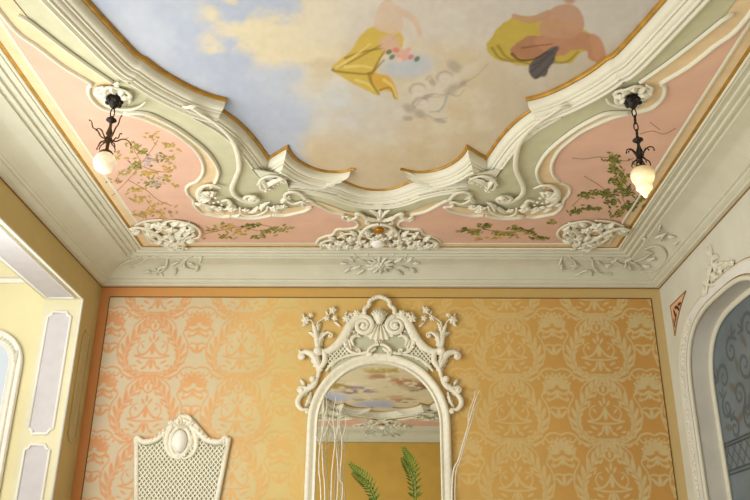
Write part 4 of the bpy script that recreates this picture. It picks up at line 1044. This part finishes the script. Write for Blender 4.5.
# crest board behind the carvings
crest = [(331,372),(329,362),(327,354),(331,350),(340,343),(348,333),(354,323),(360,317),(368,318),(372,312),(380,308)]
cl = [O.P(*p) for p in sp2(crest, 4)]
hw = cl+[(-x+2*O.P(379.5,350)[0], y) for x, y in reversed(cl)]
arcin = [(.64*math.cos(PI*i/30), zc+.64*1.02*math.sin(PI*i/30)) for i in range(31)]
pl_ = hw+[p for p in arcin if p[1] > hw[0][1]]
b = B(); V = [Vector((x, y, 0)) for x, y in pl_]; b.add([(x, y, .012) for x, y in pl_], tessellate_polygon([V])); O.add('crest_board', b, M['framegreen'], False, 'pale sage board behind the carved crest')
cx0 = O.P(379.5, 350)[0]
def pairs(L): return ((-1, L), (1, [(759-x, y) for x, y in L]))
def PX(p, s): return p if s < 0 else (759-p[0], p[1])
for s, _ in ((-1, 0), (1, 0)):
    Q = lambda L: [PX(p, s) for p in L]
    # big sweeping shoulder and its volute
    b = B(); P = [O.P(*p) for p in Q(sp2([(322,353),(330,351),(338,345),(345,336),(351,325),(357,318.5),(364,317)], 6))]
    tube(b, [(x, y, .03) for x, y in P], taper(len(P), .03, .05, .045), 10, .7); O.add('shoulder_scroll', b)
    c = O.P(*PX((363.5, 327), s)); pts = []; K = 34
    for i in range(K+1):
        f = i/K; a = PI/2+(-s)*f*4*PI*.95*-1; a = PI/2-(-s)*f*3.4*PI; r = .1*(1-.8*f); pts.append((c[0]+r*math.cos(a), c[1]+r*math.sin(a), .04+.02*f))
    b = B(); tube(b, pts, taper(K+1, .03, .024, .02), 8, .8); ball(b, (c[0], c[1], .06), .03); O.add('volute', b)
    # cartouche scrolls
    O.scroll(Q([(352,331),(347,337),(346,345),(350,352),(357,354.5)]), .014, .024, .012, h=.035, curl=(.03, 1., s*-1))
    O.scroll(Q([(361,338),(356,337),(352,341),(354,347)]), .012, .02, .01, h=.04)
    O.leaf(*Q([(351,352),(344,336)]), .035, .25*s, .05); O.leaf(*Q([(350,346),(358,333)]), .03, -.25*s, .05)
    O.beads(Q([(346,348),(345,344),(346,339),(349,335),(354,333),(358,335)]), .016, .012, h=.05)
    O.scroll(Q([(357,355),(365,354),(372,352),(376,349)]), .014, .02, .014, h=.04)
    # lattice field
    tri = [O.P(*p) for p in Q([(326,350),(338,347.5),(345,338),(347,350),(352,357),(339,362),(328,371)])]
    b = B(); xs = [p[0] for p in tri]; ys = [p[1] for p in tri]
    for dg in (1, -1):
        for k in range(-30, 31):
            seg_ = []
            for i in range(61):
                u = min(xs)+(max(xs)-min(xs))*i/60; w = (min(ys)+max(ys))/2+dg*(u-(min(xs)+max(xs))/2)*1.25+k*.052
                ins = bool(inside(np.array([u]), np.array([w]), tri)[0])
                if ins: seg_.append((u, w, .024))
                elif len(seg_) > 1: tube(b, seg_, .0075, 5, .9); seg_ = []
                else: seg_ = []
            if len(seg_) > 1: tube(b, seg_, .0075, 5, .9)
    O.add('lattice', b)
    O.scroll(Q([(326,372),(331,366),(339,360),(348,356.5),(357,355)]), .012, .014, .012, h=.03)
    # side plume rising from the shoulder
    O.scroll(Q([(320,356),(318,348),(316.5,338),(315,330),(313,325)]), .03, .026, .012, h=.03)
    O.leaf(*Q([(320,352),(325,330)]), .035, -.2*s, .05); O.leaf(*Q([(318,346),(312,327)]), .03, .2*s, .05); O.leaf(*Q([(316,338),(308,332)]), .022, .2*s, .04)
    O.scroll(Q([(319,346),(322,338),(327,333.5),(331,334)]), .014, .018, .01, h=.03, curl=(.028, 1., s*1))
    O.leaf(*Q([(316,330),(319,321)]), .022, .1*s, .04); O.leaf(*Q([(318,334),(322,322)]), .02, -.2*s, .04)
    # flower twigs
    O.scroll(Q([(314,326),(311,321),(306,320)]), .006, .006, .004, h=.03, name='twig'); O.flower(PX((306,321), s), .05, 6, .03); O.flower(PX((311,316), s), .03, 5, .03)
    O.leaf(*Q([(307,323),(302,326)]), .018, .1, .03); O.leaf(*Q([(305,318),(303,313)]), .015, .1, .03)
    O.scroll(Q([(317,324),(324,319),(330,315),(333,312)]), .006, .006, .004, h=.03, name='twig'); O.flower(PX((333,311), s), .045, 5, .03); O.flower(PX((327,319), s), .036, 5, .03); O.flower(PX((335,319), s), .036, 5, .03)
    O.leaf(*Q([(329,316),(326,310)]), .016, .1, .03); O.leaf(*Q([(334,322),(341,327)]), .016, .1, .03); O.leaf(*Q([(333,310),(336,306)]), .013, .1, .03)
    # rosebuds on the shoulder
    for p, r in (((347,320),.05),((357,315),.045),((351,316),.028)): O.flower(PX(p, s), r, 6, .05)
    O.leaf(*Q([(346,318),(347,311)]), .024, .1*s, .04); O.leaf(*Q([(349,326),(343,329)]), .02, .1*s, .04); O.leaf(*Q([(352,318),(353,312)]), .02, .1*s, .04)
    # big side scrolls
    O.scroll(Q([(322,372),(317,364),(313,356),(306,353),(301,355)]), .018, .036, .02, h=.035, curl=(.03, 1.1, s*-1))
    O.scroll(Q([(318,350),(324,353),(325,362),(320,370),(318,378)]), .02, .03, .018, h=.035)
    O.leaf(*Q([(319,372),(309,352)]), .045, .2*s, .06); O.leaf(*Q([(322,368),(316,349)]), .035, -.15*s, .06)
    O.bead(PX((318,352), s), .045, .04, 'knob')
    O.leaf(*Q([(303,355),(299,349)]), .02, .1, .04)
    # lower ears
    O.scroll(Q([(318,376),(315,384),(309,389),(302,388)]), .018, .03, .018, h=.03, curl=(.03, 1.2, s*-1))
    O.scroll(Q([(312,388),(305,392),(299,399),(298,405),(302,410),(307,410)]), .02, .028, .014, h=.03, curl=(.022, 1., s*1))
    O.leaf(*Q([(314,383),(304,397)]), .03, .2*s, .05); O.leaf(*Q([(311,392),(304,408)]), .024, -.2*s, .05); O.leaf(*Q([(305,386),(300,379)]), .022, .1*s, .04)
    O.bead(PX((313,380), s), .035, .04, 'knob')
    # finial hood, scalloped
    pts = sp2([(364.5,315),(365,310),(369,307),(370,302.5),(375,299.5),(379.5,298)], 4)
    b = B(); P = [O.P(*p) for p in Q(pts)]
    for i, (x, y) in enumerate(P): ball(b, (x, y, .045), .026 if i%2 else .02)
    tube(b, [(x, y, .04) for x, y in P], .02, 8, .8); O.add('finial_hood', b)
    # curls on the arch top
    O.scroll(Q([(379,346),(374,347),(369,351),(368,355)]), .014, .018, .012, h=.06, curl=(.022, 1., s*-1))
# head bud, collar and shell under the hood
b = B(); c = O.P(379.5, 319); ball(b, (c[0], c[1], .07), .062, 1., 14); ball(b, (c[0], c[1]-.04, .065), .04, 1., 12); ball(b, (c[0]-.025, c[1]+.005, .122), .012); ball(b, (c[0]+.025, c[1]+.005, .122), .012); ball(b, (c[0], c[1]-.01, .13), .012)
O.add('carved_bud', b)
for k in range(7):
    a = math.radians(30+k*20); b = B(); O.leafb(b, (c[0]+.03*math.cos(a), c[1]+.02*math.sin(a)), (c[0]+.1*math.cos(a), c[1]+.1*math.sin(a)), .02, 0, .03, 1, .05); O.add('petal', b)
O.shell((379.5, 321), .21, 222, 318, 6, .06); O.shell((379.5, 346), .06, 0, 180, 5, .06)

# ------------------------------------------------------------------ second carved frame, lower left
O2 = Orn('carved_wall_frame', 'lower left white carved frame crest with lattice and oval boss', 'carved frame', (wall_at(183,450)[0], YB-.012, wall_at(183,450)[1]), WU, WV, m=M['frame'])
cx2 = O2.P(182, 450)[0]
bd = [(136,500),(136,470),(137,438),(142,441.5),(147,442.5),(157,440),(166,432),(174,424.5),(179,420),(182,417)]
cl = [O2.P(*p) for p in sp2(bd[2:], 5)]; cl = [O2.P(137, 520), O2.P(137, 470)]+cl
full = cl+[(2*cx2-x, y) for x, y in reversed(cl)]
b = B(); b.add([(x, y, .008) for x, y in full], tessellate_polygon([[Vector((x, y, 0)) for x, y in full]])); O2.add('backboard', b, M['framegreen'], False)
b = B(); tube(b, [(x, y, .022) for x, y in full], .024, 8, .8); O2.add('moulded_edge', b)
b = B(); inner = [(cx2+(x-cx2)*.95, y-.03) for x, y in full]
for dg in (1, -1):
    for k in range(-40, 41):
        seg_ = []
        for i in range(81):
            u = cx2-.46+.92*i/80; w = -.3+dg*(u-cx2)*1.2+k*.052
            if bool(inside(np.array([u]), np.array([w]), inner)[0]): seg_.append((u, w, .02))
            else:
                if len(seg_) > 1: tube(b, seg_, .0075, 5, .9)
                seg_ = []
        if len(seg_) > 1: tube(b, seg_, .0075, 5, .9)
O2.add('lattice', b)
for s in (-1, 1):
    Q = lambda L: [(x if s < 0 else 364-x, y) for x, y in L]
    O2.scroll(Q([(137,446),(136,441),(138,438),(142,441.5),(147,442.5),(157,440),(166,432),(174,424.5),(180,420)]), .014, .03, .02, h=.03)
    O2.scroll(Q([(179,424),(172,428),(168,436),(167,446),(171,455),(178,459)]), .014, .026, .012, h=.03, curl=(.03, 1., s*-1))
    O2.leaf(*Q([(172,452),(167,428)]), .04, .2*s, .05); O2.leaf(*Q([(168,440),(159,434)]), .028, .1*s, .05); O2.leaf(*Q([(178,426),(170,421)]), .028, .1*s, .05)
    O2.flower(Q([(172,424)])[0], .045, 5, .04); O2.beads(Q([(165,431),(161,434.5),(157,438),(153,440)]), .018, .012, h=.05)
    O2.leaf(*Q([(139,446),(138,436)]), .03, .1*s, .05)
O2.shell((182,432), .12, 35, 145, 5, .06); O2.leaf((182,424), (181,413), .028, 0, .05); O2.leaf((186,424), (190,418), .022, 0, .05); O2.leaf((178,424), (174,418), .022, 0, .05)
b = B(); c = O2.P(180.5, 442); ball(b, (c[0], c[1], .03), .075, .9, 16); 
b.v = [(x, c[1]+(y-c[1])*1.5, z) for x, y, z in b.v]; O2.add('oval_boss', b, M['white'])
b = B(); tube(b, [(c[0]+.095*math.cos(t), c[1]+.14*math.sin(t), .025) for t in [2*PI*i/30 for i in range(31)]], .02, 8); O2.add('boss_rim', b)

# ------------------------------------------------------------------ side-room mirror at far left
pc = at(25, 350, 'y', YJ)
XMC = pc.x-.47
O3 = Orn('side_room_mirror', 'white framed round topped mirror on the yellow wall at far left', 'mirror', (XMC, YJ+.008, 3.2), WU, WV, m=M['white'])
def rarch(w, top, r, z0, N=14):
    return [(w, z0)]+[(w-r+r*math.cos(PI/2*i/N), top-r+r*math.sin(PI/2*i/N)) for i in range(N+1)]+[(-w+r+r*math.cos(PI/2+PI/2*i/N), top-r+r*math.sin(PI/2+PI/2*i/N)) for i in range(N+1)]+[(-w, z0)]
top3 = at(2, 329.5, 'y', YJ).z-3.2
P = rarch(.42, top3-.05, .3, -1.8); b = B(); b.add([(x, y, .006) for x, y in P], [tuple(range(len(P)))]); O3.add('mirror_glass', b, M['glass'], False)
b = B(); swlocal(b, rarch(.415, top3-.055, .3, -1.8), [(-.075, .004), (-.075, .025), (-.065, .032), (-.055, .025), (-.04, .02), (0, .02), (.03, .026), (.04, .04), (.052, .04), (.055, 0)]); O3.add('frame', b)
b = B(); P = rarch(.405, top3-.065, .3, -1.5)
S_ = spline([(x, y, .022) for x, y in P], 3)
tube(b, S_, [.014+.007*math.sin(i*1.9) for i in range(len(S_))], 8)
O3.add('carved_beading', b, M['stucco'])

# ------------------------------------------------------------------ stucco spray on the right arch
RU, RV = (0,-1,0), (0,0,1)
O4 = Orn('arch_stucco_spray', 'white stucco flower spray rising over the left shoulder of the right arch', 'stucco ornament', at(715, 275, 'x', XR-.006), RU, RV)
O4.scroll([(708,294),(709,284),(712,272),(714,262),(713,252),(711,244)], .012, .012, .005, h=.015, name='stem')
for p, r in (((711,273),.045),((717,266),.045),((709,283),.04),((722,270),.04),((715,276),.04),((706,291),.04),((728,264),.03),((734,263),.028)): O4.flower(p, r, 5, .012)
for a, b_ in (((712,256),(709,246)),((713,262),(717,254)),((714,264),(706,268)),((716,270),(726,262)),((709,278),(703,286)),((712,281),(719,276)),((707,289),(703,297)),((722,270),(731,263)),((728,266),(735,262)),((710,286),(716,286)),((714,258),(719,258))): O4.leaf(a, b_, .022, .15, .035, 3)
O5 = Orn('arch_band_foliage', 'white stucco foliage strip running down the left side of the arch band', 'stucco ornament', at(690, 400, 'x', XR-.01), RU, RV)
A = arch(1.075, 4.043)
for k in range(26):
    if k < 14: y, z = AC+1.075, 2.1+k*.085
    else: y, z = A[1+int((k-13)*1.6)]
    p = Vector((XR-.01, y, z))-O5.o; u, v = p.dot(O5.u), p.dot(O5.v); b = B()
    for a in (70, 130, 200, -20): O5.leafb(b, (u, v), (u+.05*math.cos(math.radians(a+k*9)), v+.05*math.sin(math.radians(a+k*9))), .014, .2, .018, 2)
    O5.add('leaf_tuft', b)

# ------------------------------------------------------------------ console, vases, branches and plant in front of the mirror
t = empty('console_table', Matrix.Translation((XM, 7.72, 0)), 'white console table standing under the big mirror', 'table')
b = B(); box(b, -.85, .85, -.22, .2, .86, .9); mesh('tabletop', b, M['wood'], t, False)
b = B(); box(b, -.78, .78, -.17, .17, .74, .86); mesh('apron', b, M['wood'], t, False)
for x in (-.74, .74):
    for y in (-.14, .14):
        b = B(); lathe(b, [(0, 0), (.025, 0), (.02, .05), (.03, .4), (.04, .7), (.04, .74)], 12, (x, y, 0)); mesh('leg', b, M['wood'], t)
def vase(x, y, lab):
    v = tag(mesh('vase', (lambda b: (lathe(b, [(0, 0), (.07, 0), (.08, .03), (.1, .15), (.09, .28), (.055, .38), (.06, .44), (.052, .44), (.045, .38), (.08, .28), (.08, .1), (0, .03)], 20), b)[1])(B()), M['ceramic']), lab, 'vase'); v.location = (x, y, .9); return v
YV = 7.70
vL, vR, vC = at(330, 640, 'y', YV).x, at(446, 640, 'y', YV).x, at(420, 640, 'y', YV).x
vase(-.52, YV, 'white vase of branches at the left end of the console'); vase(.60, YV, 'white vase of branches at the right end of the console')
def branch(pts, lab, grp, x0, r=.006, forks=()):
    b = B(); W = [Vector((x0, YV+pts[0][2], 1.15))]+[at(x, y, 'y', YV+dy) for x, y, dy in pts]
    S_ = spline([tuple(p) for p in W], 7); tube(b, S_, taper(len(S_), r*1.1, r*.9, r*.4), 6, nrm=(0,-1,0))
    for f in forks:
        Wf = [at(x, y, 'y', YV+dy) for x, y, dy in f]; S2 = spline([tuple(p) for p in Wf], 6); tube(b, S2, taper(len(S2), r*.7, r*.55, r*.3), 5, nrm=(0,-1,0))
    return tag(mesh('dry_branch', b, M['twig']), lab, 'branch', grp)
GL = 'white branches standing left of the mirror'
branch([(321,500,-0.027),(319,470,-0.027),(320,445,-0.027),(324,420,-0.027),(323,395,-0.027)], 'white branch leaning along the left mirror edge, leftmost of the bunch', GL, -.53, .0065, [[(320,445,-0.027),(316,436,-0.027),(315,430,-0.027)], [(324,420,-0.027),(327,405,-0.027),(325,392,-0.027)]])
branch([(325,500,-0.014),(323,470,-0.014),(322,440,-0.014),(323,405,-0.014),(327,372,-0.014)], 'white branch reaching highest at the left of the mirror', GL, -.52, .006, [[(322,440,-0.014),(328,425,-0.014),(331,410,-0.014)], [(323,405,-0.014),(319,398,-0.014)]])
branch([(331,500,0.0),(332,470,0.0),(335,440,0.0),(333,418,0.0),(336,396,0.0)], 'white branch with hooked side twig near the mirror, middle of the bunch', GL, -.51, .006, [[(333,428,0.0),(327,418,0.0),(327,408,0.0)], [(335,440,0.0),(339,424,0.0),(341,410,0.0)]])
branch([(337,500,0.014),(338,470,0.014),(336,440,0.014),(338,415,0.014),(332,402,0.014)], 'white branch bending left at its tip in front of the glass', GL, -.5, .0055, [[(336,432,0.014),(332,420,0.014)]])
branch([(342,500,0.023),(340,478,0.023),(342,445,0.023),(339,420,0.023),(342,398,0.023)], 'white branch rightmost of the left bunch', GL, -.5, .0055, [[(341,440,0.023),(345,428,0.023),(346,415,0.023)]])
GR = 'white branches standing right of the mirror'
branch([(452,490,-0.02),(459,458,-0.02),(467,430,-0.02),(470,418,-0.02),(476,398,-0.02),(480,390,-0.02)], 'white branch leaning right beside the mirror, the longer of two', GR, .59, .0075, [[(468,424,-0.02),(469,412,-0.02),(474,398,-0.02),(475,391,-0.02)]])
branch([(455,490,0.02),(461,458,0.02),(470,426,0.02),(474,415,0.02),(473,405,0.02)], 'white forked branch leaning right beside the mirror, the shorter of two', GR, .61, .006, [[(472,420,0.02),(475,408,0.02),(477,402,0.02)]])
# potted plant with arching fronds
pt = empty('potted_plant', Matrix.Translation((.18, YV, .9)), 'green leafy plant whose frond tip shows at the foot of the mirror', 'plant')
b = B(); lathe(b, [(0, 0), (.08, 0), (.11, .16), (.115, .18), (.1, .18), (.09, .15), (0, .15)], 18); mesh('pot', b, M['ceramic'], pt)
def frond(tip, mid):
    b = B(); W = [Vector((.18, YV, 1.06)), at(*mid, 'y', YV-.03), at(*tip, 'y', YV-.04)]; S_ = spline([tuple(p-Vector((.18, YV, .9))) for p in W], 14)
    tube(b, S_, taper(len(S_), .008, .006, .002), 6, nrm=(0,-1,0))
    N = len(S_)
    for i in range(4, N-1):
        p = Vector(S_[i]); tg = (Vector(S_[i+1])-Vector(S_[i-1])).normalized(); f = i/N
        for sg in (-1, 1):
            sd = Vector((tg.z*sg, .25*sg, -tg.x*sg)); L = .075*math.sin(PI*min(1, f*.8+.18))+.012
            q = p+(sd+tg*.8).normalized()*L; w = tg.cross(sd).normalized()*.003+tg*.011
            b.add([p, p.lerp(q, .5)+w, q, p.lerp(q, .5)-w], [(0,1,2,3)])
    mesh('frond', b, M['leaf'], pt)
frond((403,446), (416,490)); frond((349,462), (376,500)); frond((440,520), (425,540))

# ------------------------------------------------------------------ the same stucco at the opposite end of the room (seen in the mirror)
def turn_copy(root, label):
    r = root.copy(); COL.objects.link(r)
    r.matrix_world = Matrix.Translation((XC, YM, 0)) @ Matrix.Rotation(PI, 4, 'Z') @ Matrix.Translation((-XC, -YM, 0)) @ root.matrix_world
    r['label'] = label
    for ch in list(root.children):
        c = ch.copy(); COL.objects.link(c); c.parent = r
        for g in ch.children:
            d = g.copy(); COL.objects.link(d); d.parent = c
for root, label in ((CREST.root, 'stucco bouquet crest of the opposite ceiling end, seen reflected in the mirror'), (COVE.root, 'low relief flower spray of the opposite cove, seen reflected in the mirror'),
                    (ROC[0].root, 'shell and volute stucco of the opposite ceiling end, reflected at left in the mirror'), (ROC[1].root, 'shell and volute stucco of the opposite ceiling end, reflected at right in the mirror')):
    turn_copy(root, label)

# ------------------------------------------------------------------ lights
def area(name, loc, rot, sx, sy, power, col=(1,1,1)):
    l = bpy.data.lights.new(name, 'AREA'); l.shape = 'RECTANGLE'; l.size = sx; l.size_y = sy; l.energy = power; l.color = col
    o = bpy.data.objects.new(name, l); COL.objects.link(o); o.location = loc; o.rotation_euler = rot; return o
area('window_light', (XL-.15, 4.5, 2.3), (0, _r(-112), 0), 3.4, 2.5, 132, (.93, .98, 1))
area('window_light', (XL-.15, .8, 2.3), (0, _r(-112), 0), 3.4, 3.2, 112, (.93, .98, 1))
area('added_bounce_fill', (-.3, 3.4, .35), (PI, 0, 0), 4.6, 7.0, 34, (.94, .98, 1))  # added unseen up-light, stands in for light bounced off the floor
area('side_room_fill', (-4.6, 3.6, 2.6), (_r(97), 0, 0), 1.8, 3., 98, (1, .99, .95))  # added unseen fill, brightens the side room's end wall and the jamb
for p, zz, e in ((pL, zat(107, 190, pL.y), 2.), (pR, zat(645, 205, pR.y), 3.)):
    l = bpy.data.lights.new('lamp_glow', 'POINT'); l.energy = e; l.color = (1, .82, .55); l.shadow_soft_size = .06
    o = bpy.data.objects.new('lamp_glow', l); COL.objects.link(o); o.location = (p.x, p.y, zz-.06)
w = bpy.data.worlds.new('world'); S.world = w; w.use_nodes = True
w.node_tree.nodes['Background'].inputs[0].default_value = (.9, .95, 1, 1); w.node_tree.nodes['Background'].inputs[1].default_value = 1.1

# ------------------------------------------------------------------ camera
cd = bpy.data.cameras.new('camera'); cd.sensor_fit = 'HORIZONTAL'; cd.sensor_width = 36; cd.lens = F*36/750; cd.clip_start = .05; cd.clip_end = 60
co = bpy.data.objects.new('camera', cd); COL.objects.link(co)
R = Matrix((RT, UP, -FW)).transposed().to_4x4(); co.matrix_world = Matrix.Translation(CAM) @ R
S.camera = co
